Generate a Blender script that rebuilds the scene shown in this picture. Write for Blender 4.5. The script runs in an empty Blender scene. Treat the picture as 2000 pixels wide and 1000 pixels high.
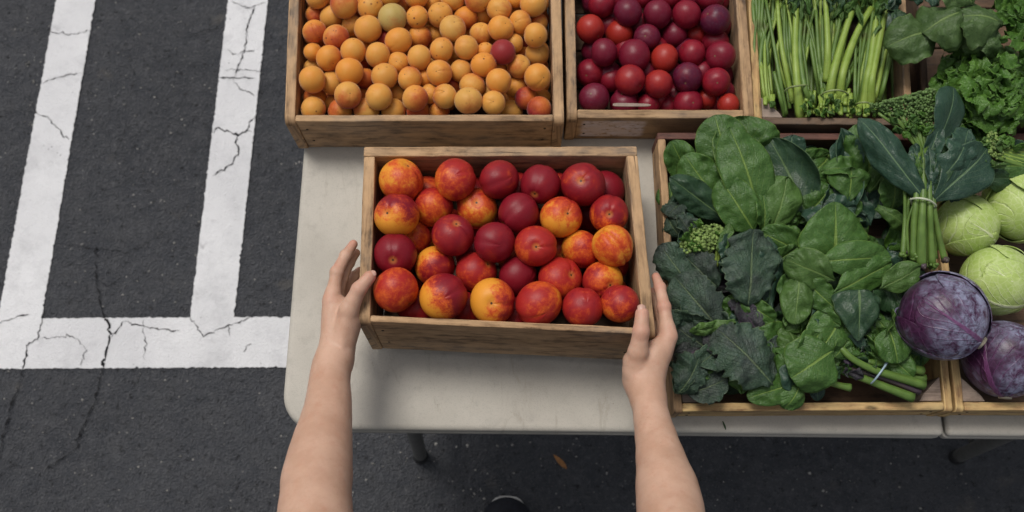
import bpy, bmesh, math, random
import numpy as np
from mathutils import Vector, Matrix, Quaternion, Euler

sc = bpy.context.scene
COL = sc.collection
rng = random.Random(11)

# ------------------------------------------------------------------ camera, sky, light, exposure
FOC, TILT, YAW, CAMH = 1750.0, math.radians(16.8), math.radians(0.57), 2.27
cam = bpy.data.cameras.new('camera')
camo = bpy.data.objects.new('camera', cam)
COL.objects.link(camo)
camo.location = (0, 0, CAMH)
camo.rotation_euler = (TILT, 0, YAW)
cam.sensor_width = 36
cam.lens = FOC / 2000 * 36
cam.clip_start = 0.05
cam.clip_end = 500
cam.dof.use_dof = True
cam.dof.focus_distance = 1.37
cam.dof.aperture_fstop = 4.5
sc.camera = camo

SUN_EL, SUN_AZ = math.radians(64), math.radians(-40)
world = bpy.data.worlds.new('World')
sc.world = world
world.use_nodes = True
wt = world.node_tree
wt.nodes.clear()
wo = wt.nodes.new('ShaderNodeOutputWorld')
wb = wt.nodes.new('ShaderNodeBackground')
wh = wt.nodes.new('ShaderNodeHueSaturation')
ws = wt.nodes.new('ShaderNodeTexSky')
ws.sky_type = 'NISHITA'
ws.sun_disc = False
ws.sun_elevation = SUN_EL
ws.sun_rotation = SUN_AZ
ws.air_density = 1.0
ws.dust_density = 4.0
wh.inputs['Saturation'].default_value = 0.30      # overcast: the blue of the sky greys out
wb.inputs['Strength'].default_value = 0.108
wt.links.new(ws.outputs[0], wh.inputs['Color'])
wt.links.new(wh.outputs[0], wb.inputs['Color'])
wt.links.new(wb.outputs[0], wo.inputs['Surface'])
sun = bpy.data.lights.new('sun', 'SUN')
sun.energy = 1.8
sun.angle = math.radians(20)
sun.color = (1.0, 0.95, 0.88)
suno = bpy.data.objects.new('sun', sun)
COL.objects.link(suno)
# sun stands up-left of the picture (behind the table's far end)
sd = Vector((math.sin(SUN_AZ) * math.cos(SUN_EL), math.cos(SUN_AZ) * math.cos(SUN_EL), math.sin(SUN_EL)))
suno.rotation_euler = sd.to_track_quat('Z', 'Y').to_euler()
suno.location = (-2, 3, 5)
sc.view_settings.view_transform = 'Standard'
sc.view_settings.look = 'None'
sc.view_settings.exposure = -0.05
sc.view_settings.gamma = 1.0
sc.view_settings.use_curve_mapping = False
sc.render.engine = 'CYCLES'
sc.cycles.use_denoising = True
sc.cycles.max_bounces = 8

# ------------------------------------------------------------------ helpers
CAMR = camo.rotation_euler.to_matrix()
CAMP = Vector((0, 0, CAMH))


def P(px, py, z):
    """world point at height z seen at photograph pixel (px, py)"""
    d = CAMR @ Vector(((px - 1000) / FOC, -(py - 500) / FOC, -1))
    return CAMP + d * ((z - CAMH) / d.z)


def depth(p):
    return -((Vector(p) - CAMP) @ CAMR).z


def proj(p):
    q = CAMR.transposed() @ (Vector(p) - CAMP)
    return 1000 + FOC * q.x / -q.z, 500 - FOC * q.y / -q.z


def px2m(p):
    return depth(p) / FOC


def tag(o, label=None, cat=None, group=None, kind=None):
    if label: o['label'] = label
    if cat: o['category'] = cat
    if group: o['group'] = group
    if kind: o['kind'] = kind
    return o


def empty(name, loc, label, cat, group=None):
    o = bpy.data.objects.new(name, None)
    COL.objects.link(o)
    o.empty_display_size = 0.05
    o.location = loc
    return tag(o, label, cat, group)


def link(name, me, parent=None, loc=None):
    o = bpy.data.objects.new(name, me)
    COL.objects.link(o)
    if parent: o.parent = parent
    if loc is not None: o.location = loc
    return o


def wloc(o):
    l = Vector((0, 0, 0))
    while o is not None:
        l = l + o.location
        o = o.parent
    return l


def mesh(name, verts, faces, mat, smooth=True, uvs=None, mats=None, fmat=None):
    me = bpy.data.meshes.new(name)
    me.from_pydata([tuple(v) for v in verts], [], [tuple(f) for f in faces])
    if mats:
        for m in mats: me.materials.append(m)
    else:
        me.materials.append(mat)
    if fmat is not None:
        me.polygons.foreach_set('material_index', list(fmat))
    if smooth:
        me.polygons.foreach_set('use_smooth', [True] * len(me.polygons))
    if uvs is not None:
        uv = me.uv_layers.new(name='UVMap')
        li = np.empty(len(me.loops), np.int32)
        me.loops.foreach_get('vertex_index', li)
        uv.data.foreach_set('uv', np.asarray(uvs, np.float32)[li].ravel())
    me.update()
    return me


def part(name, verts, faces, mat, parent, smooth=True, uvs=None):
    """mesh built from world coordinates, linked under parent (parents are never rotated)"""
    off = wloc(parent)
    me = mesh(name, [Vector(v) - off for v in verts], faces, mat, smooth, uvs)
    return link(name, me, parent)


class Noise:
    """smooth pseudo noise: a sum of plane waves, about -1..1"""
    def __init__(self, seed, n=9):
        r = np.random.RandomState(seed)
        self.k = r.normal(size=(n, 3))
        self.k /= np.linalg.norm(self.k, axis=1)[:, None]
        self.f = 0.6 + r.rand(n) * 1.3
        self.p = r.rand(n) * 6.28
        self.n = n

    def __call__(self, p, s=1.0):
        p = np.asarray(p, float)
        return np.sin((p @ (self.k * self.f[:, None]).T) * s * 6.28 + self.p).sum(-1) / (self.n ** 0.5) * 0.8


# ------------------------------------------------------------------ node helpers
class NT:
    def __init__(self, name):
        self.m = bpy.data.materials.new(name)
        self.m.use_nodes = True
        self.t = self.m.node_tree
        self.b = self.t.nodes['Principled BSDF']
        self.out = self.t.nodes['Material Output']

    def n(self, typ, **kw):
        nd = self.t.nodes.new('ShaderNode' + typ)
        ins = kw.pop('i', {})
        for k, v in kw.items(): setattr(nd, k, v)
        for k, v in ins.items(): self.set(nd.inputs[k], v)
        return nd

    def set(self, sock, v):
        if isinstance(v, bpy.types.NodeSocket): self.t.links.new(v, sock)
        elif isinstance(v, bpy.types.Node): self.t.links.new(v.outputs[0], sock)
        else:
            if isinstance(v, (tuple, list)) and len(v) == 3 and sock.type == 'RGBA': v = (*v, 1)
            sock.default_value = v

    def math(self, op, a, b=0.0, c=None, clamp=False):
        nd = self.n('Math', operation=op, use_clamp=clamp)
        self.set(nd.inputs[0], a)
        self.set(nd.inputs[1], b)
        if c is not None: self.set(nd.inputs[2], c)
        return nd.outputs[0]

    def mix(self, f, a, b, blend='MIX'):
        nd = self.n('Mix', data_type='RGBA', blend_type=blend)
        self.set(nd.inputs[0], f)
        self.set(nd.inputs[6], a)
        self.set(nd.inputs[7], b)
        return nd.outputs[2]

    def noise(self, vec, scale, detail=4.0, rough=0.55, dist=0.0):
        nd = self.n('TexNoise', i={'Vector': vec, 'Scale': scale, 'Detail': detail, 'Roughness': rough, 'Distortion': dist})
        return nd.outputs[0]

    def vor(self, vec, scale, feature='F1', rnd=1.0):
        nd = self.n('TexVoronoi', feature=feature, i={'Vector': vec, 'Scale': scale, 'Randomness': rnd})
        return nd.outputs[0]

    def ss(self, x, lo, hi):
        nd = self.n('MapRange', interpolation_type='SMOOTHSTEP', clamp=True)
        for k, v in zip((0, 1, 2), (x, lo, hi)): self.set(nd.inputs[k], v)
        return nd.outputs[0]

    def mapv(self, vec, scale=(1, 1, 1), loc=None):
        nd = self.n('Mapping', i={'Vector': vec, 'Scale': scale})
        if loc is not None: self.set(nd.inputs['Location'], loc)
        return nd.outputs[0]

    def obj(self): return self.n('TexCoord').outputs['Object']
    def uv(self): return self.n('TexCoord').outputs['UV']
    def geo(self): return self.n('NewGeometry').outputs['Position']

    def bump(self, h, strength=0.3, dist=0.002, normal=None):
        nd = self.n('Bump', i={'Height': h, 'Strength': strength, 'Distance': dist})
        if normal is not None: self.set(nd.inputs['Normal'], normal)
        return nd.outputs[0]

    def fin(self, col=None, rough=None, normal=None, **kw):
        if col is not None: self.set(self.b.inputs['Base Color'], col)
        if rough is not None: self.set(self.b.inputs['Roughness'], rough)
        if normal is not None: self.set(self.b.inputs['Normal'], normal)
        for k, v in kw.items(): self.set(self.b.inputs[k.replace('_', ' ')], v)
        return self.m


# ------------------------------------------------------------------ materials
def mat_asphalt():
    t = NT('asphalt')
    p = t.geo()
    big = t.noise(p, 1.3, 5, .6)
    mid = t.noise(p, 14, 6, .7)
    fine = t.noise(p, 160, 5, .75)
    grit = t.vor(p, 190)
    c = t.mix(t.ss(big, .3, .7), (.034, .037, .045), (.060, .064, .074))
    c = t.mix(t.ss(mid, .25, .8), c, t.mix(.7, c, (.090, .091, .096)))
    c = t.mix(t.math('MULTIPLY', t.ss(t.noise(t.mapv(p, (1, 1, 1), (1, 5, 0)), 27, 6, .8), .50, .66), .6), c, (.10, .103, .112))
    c = t.mix(t.ss(t.noise(p, 62, 5, .8), .52, .70), c, (.105, .107, .114))
    c = t.mix(t.ss(t.noise(t.mapv(p, (1, 1, 1), (2, 7, 0)), 48, 5, .8), .54, .68), c, (.014, .014, .016))
    c = t.mix(t.ss(fine, .56, .70), c, (.15, .15, .155))
    # single pale stones in the binder
    spk = t.vor(t.mapv(p, (1, 1, 1), (3.1, 1.7, 0)), 62)
    pick = t.noise(p, 21, 2, .5)
    c = t.mix(t.math('MULTIPLY', t.ss(spk, .20, .10), t.ss(pick, .58, .66)), c, (.30, .29, .27))
    st = t.noise(t.mapv(p, (1, 1, 1), (9, 4, 0)), 5.5, 5, .65)
    c = t.mix(t.math('MULTIPLY', t.ss(st, .63, .72), .35), c, (.16, .145, .125))
    h = t.math('ADD', t.math('MULTIPLY', fine, .8), t.math('MULTIPLY', grit, .7))
    h = t.math('ADD', h, t.math('MULTIPLY', mid, 1.2))
    return t.fin(c, .85, t.bump(h, 1.0, .010), Specular_IOR_Level=.35)


def mat_paint():
    t = NT('road_paint')
    p = t.geo()
    fine = t.noise(p, 130, 5, .75)
    mid = t.noise(p, 11, 6, .7)
    big = t.noise(p, 2.4, 4, .6)
    c = t.mix(t.ss(big, .3, .7), (.59, .59, .605), (.71, .71, .72))
    c = t.mix(t.math('MULTIPLY', t.ss(mid, .46, .72), .6), c, (.46, .46, .475))
    c = t.mix(t.math('MULTIPLY', t.ss(t.noise(t.mapv(p, (1, 1, 1), (7, 3, 0)), 3.4, 6, .75), .56, .68), t.ss(t.noise(p, 46, 5, .8), .46, .62)), c, (.26, .26, .27))
    c = t.mix(t.math('MULTIPLY', t.ss(fine, .60, .74), .6), c, (.30, .30, .31))
    pit = t.vor(p, 75)
    pk = t.noise(t.mapv(p, (1, 1, 1), (5, 2, 0)), 9, 4, .6)
    c = t.mix(t.math('MULTIPLY', t.ss(pit, .16, .08), t.ss(pk, .56, .66)), c, (.08, .08, .085))
    h = t.math('ADD', fine, t.math('MULTIPLY', t.vor(p, 190), .6))
    return t.fin(c, .75, t.bump(h, .6, .004))


def mat_wood(name, light, mid, dark, stain=.5, grey=.3, white=False):
    t = NT(name)
    oi = t.n('ObjectInfo')
    off = t.n('CombineXYZ', i={0: t.math('MULTIPLY', oi.outputs['Random'], 37.0), 1: t.math('MULTIPLY', oi.outputs['Random'], 11.0), 2: t.math('MULTIPLY', oi.outputs['Random'], 5.0)})
    uv = t.n('VectorMath', operation='ADD', i={0: t.uv(), 1: off}).outputs[0]
    wob = t.noise(uv, 9, 3, .5)
    uvd = t.n('VectorMath', operation='ADD', i={0: uv, 1: t.n('CombineXYZ', i={1: t.math('MULTIPLY', wob, .012)})}).outputs[0]
    g1 = t.noise(t.mapv(uvd, (7, 110, 1)), 1, 5, .7)
    g2 = t.noise(t.mapv(uvd, (16, 520, 1)), 1, 4, .7)
    blot = t.noise(t.mapv(uv, (7, 18, 1)), 1, 5, .62)
    c = t.mix(t.ss(g1, .36, .60), dark, mid)
    c = t.mix(t.ss(blot, .40, .62), c, t.mix(t.ss(g1, .36, .56), mid, light))
    c = t.mix(t.math('MULTIPLY', t.ss(g2, .55, .75), .5), c, dark)
    gr = t.noise(t.mapv(uv, (4, 9, 1), (4, 4, 0)), 1, 4, .6)
    c = t.mix(t.math('MULTIPLY', t.ss(gr, .42, .68), grey), c, (.21, .19, .165))
    s1 = t.noise(t.mapv(uvd, (9, 42, 1), (1, 8, 0)), 1, 6, .68)
    c = t.mix(t.math('MULTIPLY', t.ss(s1, .56, .72), stain), c, (.018, .014, .011))
    kn = t.vor(t.mapv(uvd, (5.5, 15, 1)), 1.0)
    kk = t.ss(kn, .085, .03)
    c = t.mix(t.math('MULTIPLY', kk, .85), c, (.022, .013, .008))
    if white:
        w = t.noise(t.mapv(uv, (14, 22, 1)), 1, 6, .7)
        sep = t.n('SeparateXYZ', i={0: t.uv()})
        a = t.math('MULTIPLY', t.ss(sep.outputs[0], .004, .014), t.ss(sep.outputs[0], .128, .116))
        b = t.math('MULTIPLY', t.ss(sep.outputs[1], .116, .122), t.ss(sep.outputs[1], .186, .178))
        f = t.math('MULTIPLY', t.math('MULTIPLY', a, b), t.ss(t.noise(t.mapv(uv, (60, 130, 1)), 1, 5, .75), .34, .50))
        c = t.mix(t.math('MULTIPLY', f, .85), c, (.66, .60, .64))
    pt = t.n('NewGeometry').outputs['Pointiness']
    wr = t.math('MULTIPLY', t.ss(pt, .505, .56), t.ss(t.noise(t.mapv(uv, (30, 60, 1)), 1, 4, .6), .35, .6))
    c = t.mix(t.math('MULTIPLY', wr, .55), c, tuple(min(.7, x * 1.5) for x in light))
    scr = t.noise(t.mapv(uvd, (5, 240, 1), (8, 2, 0)), 1, 3, .6)
    c = t.mix(t.math('MULTIPLY', t.ss(scr, .62, .70), .6), c, tuple(min(.7, x * 1.25) for x in light))
    crk = t.noise(t.mapv(uvd, (3.5, 170, 1), (3, 9, 0)), 1, 2, .5)
    c = t.mix(t.math('MULTIPLY', t.ss(crk, .68, .73), .9), c, (.015, .011, .009))
    h = t.math('ADD', g1, t.math('MULTIPLY', g2, .7))
    h = t.math('SUBTRACT', h, t.math('MULTIPLY', t.ss(crk, .66, .74), 1.2))
    h = t.math('SUBTRACT', h, t.math('MULTIPLY', t.ss(s1, .56, .72), .5))
    return t.fin(c, .72, t.bump(h, .55, .0016), Specular_IOR_Level=.3)


def mat_table():
    t = NT('table_plastic')
    p = t.geo()
    big = t.noise(p, 5, 5, .6)
    mid = t.noise(p, 38, 5, .7)
    c = t.mix(t.ss(big, .3, .7), (.395, .368, .318), (.485, .455, .398))
    c = t.mix(t.math('MULTIPLY', t.ss(mid, .5, .8), .5), c, (.29, .265, .23))
    fn = t.noise(p, 420, 3, .6)
    c = t.mix(t.math('MULTIPLY', t.ss(fn, .52, .66), .25), c, (.25, .24, .22))
    sc2 = t.noise(t.mapv(p, (22, 5, 1)), 1, 6, .75, 1.0)
    c = t.mix(t.math('MULTIPLY', t.ss(sc2, .58, .70), .4), c, (.27, .235, .185))
    sp = t.math('MULTIPLY', t.ss(t.vor(p, 70), .07, .03), t.ss(t.noise(p, 17, 2, .5), .6, .66))
    c = t.mix(sp, c, (.10, .09, .08))
    h = t.vor(p, 620)
    return t.fin(c, .55, t.bump(h, .35, .0008), Specular_IOR_Level=.4)


def mat_plain(name, col, rough=.5, metal=0.0, var=.25, scale=30, spec=.4):
    t = NT(name)
    n_ = t.noise(t.obj(), scale, 5, .6)
    c = t.mix(t.ss(n_, .3, .7), tuple(x * (1 - var) for x in col), tuple(min(1, x * (1 + var)) for x in col))
    return t.fin(c, rough, t.bump(n_, .2, .001), Metallic=metal, Specular_IOR_Level=spec)


def mat_nectarine():
    t = NT('nectarine_skin')
    oi = t.n('ObjectInfo')
    sep = t.n('SeparateColor', i={0: oi.outputs['Color']})
    bias, spread, dark = sep.outputs[0], sep.outputs[1], sep.outputs[2]
    rnd = t.n('CombineXYZ', i={0: t.math('MULTIPLY', oi.outputs['Random'], 50.0), 2: t.math('MULTIPLY', oi.outputs['Random'], 23.0)})
    o = t.obj()
    v = t.n('VectorMath', operation='ADD', i={0: o, 1: rnd}).outputs[0]
    x, _y, zz = t.n('SeparateXYZ', i={0: o}).outputs
    rho = t.math('SQRT', t.math('ADD', t.math('MULTIPLY', x, x), t.math('MULTIPLY', _y, _y)))
    rho = t.math('ADD', rho, t.math('MULTIPLY', t.math('LESS_THAN', zz, 0.0), 9.0))
    n1 = t.noise(v, 1.3, 4, .58, .4)
    n2 = t.noise(v, 5.5, 5, .72, .4)
    n3 = t.noise(v, 19, 4, .7)
    m = t.math('ADD', t.math('ADD', bias, .12), t.math('MULTIPLY', t.math('MULTIPLY', x, spread), .60))
    m = t.math('ADD', m, t.math('MULTIPLY', t.math('SUBTRACT', n1, .5), 1.25))
    m = t.math('ADD', m, t.math('MULTIPLY', t.math('SUBTRACT', n2, .5), .8))
    m = t.math('ADD', m, t.math('MULTIPLY', t.math('SUBTRACT', n3, .5), .38))
    c = t.mix(t.ss(m, .05, .42), (.72, .29, .03), (.60, .095, .018))
    c = t.mix(t.ss(m, .30, .74), c, (.37, .020, .016))
    dk = t.math('ADD', t.math('MULTIPLY', dark, 1.1), t.math('MULTIPLY', t.math('SUBTRACT', n1, .5), .8))
    c = t.mix(t.math('MULTIPLY', t.ss(dk, .25, .85), t.ss(m, .3, .75)), c, (.20, .008, .017))
    len_ = t.vor(v, 15)
    c = t.mix(t.math('MULTIPLY', t.ss(len_, .15, .06), .25), c, (.62, .27, .10))
    sc_ = t.math('MULTIPLY', t.ss(t.noise(v, 7.5, 6, .8, 1.2), .66, .74), .35)
    c = t.mix(sc_, c, (.42, .25, .12))
    c = t.mix(t.math('MULTIPLY', t.ss(rho, .26, .08), .45), c, (.60, .24, .05))
    c = t.mix(t.ss(t.math('ADD', rho, t.math('MULTIPLY', n3, .03)), .080, .055), c, (.07, .035, .016))
    h = t.math('ADD', n3, t.math('MULTIPLY', t.ss(len_, .15, .05), .3))
    r = t.math('ADD', .28, t.math('MULTIPLY', n2, .18))
    return t.fin(c, r, t.bump(h, .12, .02), Specular_IOR_Level=.28)


def mat_apricot():
    t = NT('apricot_skin')
    oi = t.n('ObjectInfo')
    sep = t.n('SeparateColor', i={0: oi.outputs['Color']})
    bl, gn, sp = sep.outputs[0], sep.outputs[1], sep.outputs[2]
    rnd = t.n('CombineXYZ', i={0: t.math('MULTIPLY', oi.outputs['Random'], 50.0), 1: t.math('MULTIPLY', oi.outputs['Random'], 17.0)})
    o = t.obj()
    v = t.n('VectorMath', operation='ADD', i={0: o, 1: rnd}).outputs[0]
    x, _y, zz = t.n('SeparateXYZ', i={0: o}).outputs
    rho = t.math('SQRT', t.math('ADD', t.math('MULTIPLY', x, x), t.math('MULTIPLY', _y, _y)))
    rho = t.math('ADD', rho, t.math('MULTIPLY', t.math('LESS_THAN', zz, 0.0), 9.0))
    n1 = t.noise(v, 1.2, 4, .6)
    n2 = t.noise(v, 6, 5, .7)
    n3 = t.noise(v, 30, 3, .6)
    base = t.mix(t.ss(t.math('ADD', n1, t.math('MULTIPLY', t.math('SUBTRACT', oi.outputs['Random'], .5), .5)), .25, .75), (.68, .26, .036), (.66, .32, .065))
    base = t.mix(gn, base, (.46, .33, .10))
    m = t.math('ADD', bl, t.math('MULTIPLY', x, .38))
    m = t.math('ADD', m, t.math('MULTIPLY', t.math('SUBTRACT', n1, .5), .8))
    m = t.math('ADD', m, t.math('MULTIPLY', t.math('SUBTRACT', n2, .5), .35))
    c = t.mix(t.ss(m, .25, .85), base, (.50, .105, .022))
    c = t.mix(t.ss(m, .72, 1.25), c, (.26, .020, .022))
    spot = t.vor(v, 1.6)
    c = t.mix(t.math('MULTIPLY', t.ss(spot, .17, .10), sp), c, (.10, .022, .015))
    fr = t.math('MULTIPLY', t.ss(t.vor(v, 11), .10, .04), t.ss(n2, .55, .65))
    c = t.mix(t.math('MULTIPLY', fr, .25), c, (.34, .11, .03))
    c = t.mix(t.ss(t.math('ADD', rho, t.math('MULTIPLY', n3, .04)), .075, .045), c, (.16, .065, .02))
    return t.fin(c, t.math('ADD', .46, t.math('MULTIPLY', n2, .1)), t.bump(n3, .10, .02), Specular_IOR_Level=.28, Sheen_Weight=.18, Sheen_Roughness=.4)


def mat_plum():
    t = NT('plum_skin')
    oi = t.n('ObjectInfo')
    sep = t.n('SeparateColor', i={0: oi.outputs['Color']})
    pur, org = sep.outputs[0], sep.outputs[1]
    rnd = t.n('CombineXYZ', i={0: t.math('MULTIPLY', oi.outputs['Random'], 50.0), 1: t.math('MULTIPLY', oi.outputs['Random'], 17.0)})
    o = t.obj()
    v = t.n('VectorMath', operation='ADD', i={0: o, 1: rnd}).outputs[0]
    x, _y, zz = t.n('SeparateXYZ', i={0: o}).outputs
    rho = t.math('SQRT', t.math('ADD', t.math('MULTIPLY', x, x), t.math('MULTIPLY', _y, _y)))
    rho = t.math('ADD', rho, t.math('MULTIPLY', t.math('LESS_THAN', zz, 0.0), 9.0))
    n1 = t.noise(v, 1.4, 5, .6)
    n2 = t.noise(v, 7, 5, .7)
    c = t.mix(t.ss(n1, .25, .75), (.17, .005, .016), (.27, .008, .018))
    c = t.mix(t.math('MULTIPLY', pur, t.ss(n1, .1, .6)), c, (.075, .006, .026))
    om = t.math('ADD', t.math('MULTIPLY', org, 1.0), t.math('MULTIPLY', t.math('SUBTRACT', n1, .5), .6))
    om = t.math('ADD', om, t.math('MULTIPLY', x, t.math('MULTIPLY', org, .5)))
    c = t.mix(t.ss(om, .3, 1.1), c, (.33, .022, .014))
    dots = t.math('MULTIPLY', t.ss(t.vor(v, 10), .13, .06), .35)
    c = t.mix(dots, c, (.38, .16, .10))
    c = t.mix(t.ss(rho, .075, .05), c, (.16, .09, .045))
    bl = t.math('MULTIPLY', t.ss(n2, .48, .75), t.math('ADD', .03, t.math('MULTIPLY', pur, .09)))
    c = t.mix(bl, c, (.26, .20, .26))
    return t.fin(c, t.math('ADD', .30, t.math('MULTIPLY', n2, .18)), t.bump(n2, .06, .02), Specular_IOR_Level=.32)


def mat_leaf(name, col, col2, vein, rough=.5, vs=.5, lateral=9.0, slant=.55, tint=(.10, .04, .09), tintf=0.0, bumps=.5, wax=0.0):
    """leaf with midrib and side veins read from UV: u along the leaf, v across (0.5 = midrib)"""
    t = NT(name)
    oi = t.n('ObjectInfo')
    u_, v_, _ = t.n('SeparateXYZ', i={0: t.uv()}).outputs
    g = t.obj()
    rnd = t.n('CombineXYZ', i={0: t.math('MULTIPLY', oi.outputs['Random'], 9.0), 1: t.math('MULTIPLY', oi.outputs['Random'], 3.0)})
    gv = t.n('VectorMath', operation='ADD', i={0: g, 1: rnd}).outputs[0]
    wob = t.math('MULTIPLY', t.math('SUBTRACT', t.noise(gv, 60, 3, .5), .5), .05)
    av = t.math('ABSOLUTE', t.math('MULTIPLY', t.math('SUBTRACT', t.math('ADD', v_, t.math('MULTIPLY', wob, .4)), .5), 2.0))
    midw = t.math('MULTIPLY_ADD', u_, -.040, .052)
    rib = t.ss(t.math('SUBTRACT', av, midw), .018, -.006)
    ph = t.math('MULTIPLY', t.math('ADD', t.math('SUBTRACT', u_, t.math('MULTIPLY', t.math('POWER', av, .85), slant)), wob), lateral)
    # left and right veins leave the midrib at different places
    sgn = t.math('GREATER_THAN', v_, .5)
    ph = t.math('ADD', ph, t.math('MULTIPLY', sgn, .37))
    fr = t.math('ABSOLUTE', t.math('SUBTRACT', t.math('FRACT', ph), .5))
    lat = t.math('MULTIPLY', t.ss(fr, .055, .012), t.ss(av, .95, .2))
    ret = t.vor(gv, 260, 'DISTANCE_TO_EDGE')
    retl = t.ss(ret, .10, .02)
    n1 = t.noise(gv, 26, 5, .6)
    n2 = t.noise(gv, 110, 5, .65)
    c = t.mix(t.ss(n1, .32, .68), col, col2)
    c = t.mix(t.math('MULTIPLY', t.ss(n2, .45, .75), .35), c, tuple(x * 1.6 for x in col2))
    c = t.mix(t.math('MULTIPLY_ADD', oi.outputs['Random'], .45, -.05, clamp=True), c, tuple(x * .62 for x in col))
    if wax:
        c = t.mix(t.math('MULTIPLY', t.ss(t.noise(gv, 48, 6, .7), .45, .75), wax), c, (.15, .19, .20))
    c = t.mix(t.math('MULTIPLY', retl, .12), c, vein)
    c = t.mix(t.math('MULTIPLY', lat, vs * .35), c, vein)
    c = t.mix(t.math('MULTIPLY', rib, vs), c, vein)
    edge = t.ss(av, .955, .995)
    c = t.mix(t.math('MULTIPLY', edge, .4), c, vein)
    if tintf:
        c = t.mix(t.math('MULTIPLY', t.ss(t.noise(gv, 18, 4, .6), .42, .68), tintf), c, tint)
    blem = t.math('MULTIPLY', t.ss(t.noise(gv, 44, 4, .6), .70, .76), .6)
    c = t.mix(blem, c, (.045, .042, .018))
    h = t.math('SUBTRACT', t.math('ADD', t.math('MULTIPLY', ret, .5), t.math('MULTIPLY', t.noise(gv, 55, 4, .6), 1.6)), t.math('MULTIPLY', t.math('ADD', lat, rib), .55))
    nb = t.bump(h, bumps, .0035)
    t.fin(c, t.math('ADD', rough - .12, t.math('MULTIPLY', n2, .14)), nb, Specular_IOR_Level=.36)
    tr = t.n('BsdfTranslucent', i={'Color': t.mix(.6, c, (.16, .26, .03)), 'Normal': nb})
    mx = t.n('MixShader', i={0: .16, 1: t.b.outputs[0], 2: tr.outputs[0]})
    t.t.links.new(mx.outputs[0], t.out.inputs['Surface'])
    return t.m


def mat_stalk(name, a, b, rough=.42):
    t = NT(name)
    u_, v_, _ = t.n('SeparateXYZ', i={0: t.uv()}).outputs
    g = t.obj()
    n1 = t.noise(g, 40, 4, .6)
    st = t.noise(t.n('CombineXYZ', i={0: t.math('MULTIPLY', v_, 26.0), 1: t.math('MULTIPLY', u_, 2.0)}), 1, 3, .6)
    c = t.mix(t.ss(n1, .3, .7), a, b)
    c = t.mix(t.math('MULTIPLY', t.ss(st, .45, .7), .4), c, tuple(x * .55 for x in a))
    dk = t.noise(g, 14, 4, .6)
    c = t.mix(t.math('MULTIPLY', t.ss(dk, .60, .75), .5), c, (.07, .06, .02))
    return t.fin(c, rough, t.bump(st, .35, .0012), Specular_IOR_Level=.4, Subsurface_Weight=.06, Subsurface_Scale=.004)


def mat_cabbage(name, col, col2, vein, bloom_sheen, bf, rough):
    t = NT(name)
    u_, v_, _ = t.n('SeparateXYZ', i={0: t.uv()}).outputs
    g = t.obj()
    wob = t.math('MULTIPLY', t.math('SUBTRACT', t.noise(g, 45, 4, .6), .5), .10)
    av = t.math('ABSOLUTE', t.math('MULTIPLY', t.math('SUBTRACT', v_, .5), 2.0))
    av = t.math('ADD', av, t.math('MULTIPLY', wob, .25))
    rib = t.ss(t.math('SUBTRACT', av, t.math('MULTIPLY_ADD', u_, -.09, .085)), .025, -.01)
    ph = t.math('MULTIPLY', t.math('ADD', t.math('SUBTRACT', u_, t.math('MULTIPLY', t.math('POWER', av, .7), .62)), wob), 6.0)
    ph = t.math('ADD', ph, t.math('MULTIPLY', t.math('GREATER_THAN', v_, .5), .4))
    fr = t.math('ABSOLUTE', t.math('SUBTRACT', t.math('FRACT', ph), .5))
    lat = t.math('MULTIPLY', t.ss(fr, .10, .01), t.ss(av, 1.0, .1))
    ret = t.ss(t.vor(t.mapv(g, (1, 1, 1)), 95, 'DISTANCE_TO_EDGE'), .09, .01)
    n1 = t.noise(g, 16, 5, .6)
    n2 = t.noise(g, 70, 5, .7, .6)
    c = t.mix(t.ss(n1, .3, .7), col, col2)
    bm = t.math('MULTIPLY', t.ss(n2, .34, .66), t.ss(t.noise(t.mapv(g, (1, 1, 1), (3, 1, 2)), 9, 4, .6), .32, .62))
    c = t.mix(t.math('MULTIPLY', bm, bf), c, bloom_sheen)
    c = t.mix(t.math('MULTIPLY', ret, .22), c, vein)
    c = t.mix(t.math('MULTIPLY', lat, .42), c, vein)
    c = t.mix(t.math('MULTIPLY', rib, .8), c, vein)
    c = t.mix(t.math('MULTIPLY', t.ss(t.noise(g, 60, 5, .7, 1.5), .64, .72), .5), c, tuple(x * .35 for x in col))
    h = t.math('ADD', t.math('MULTIPLY', t.math('ADD', lat, rib), .5), t.math('MULTIPLY', n2, .4))
    return t.fin(c, rough, t.bump(h, .5, .004), Specular_IOR_Level=.35)


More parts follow.
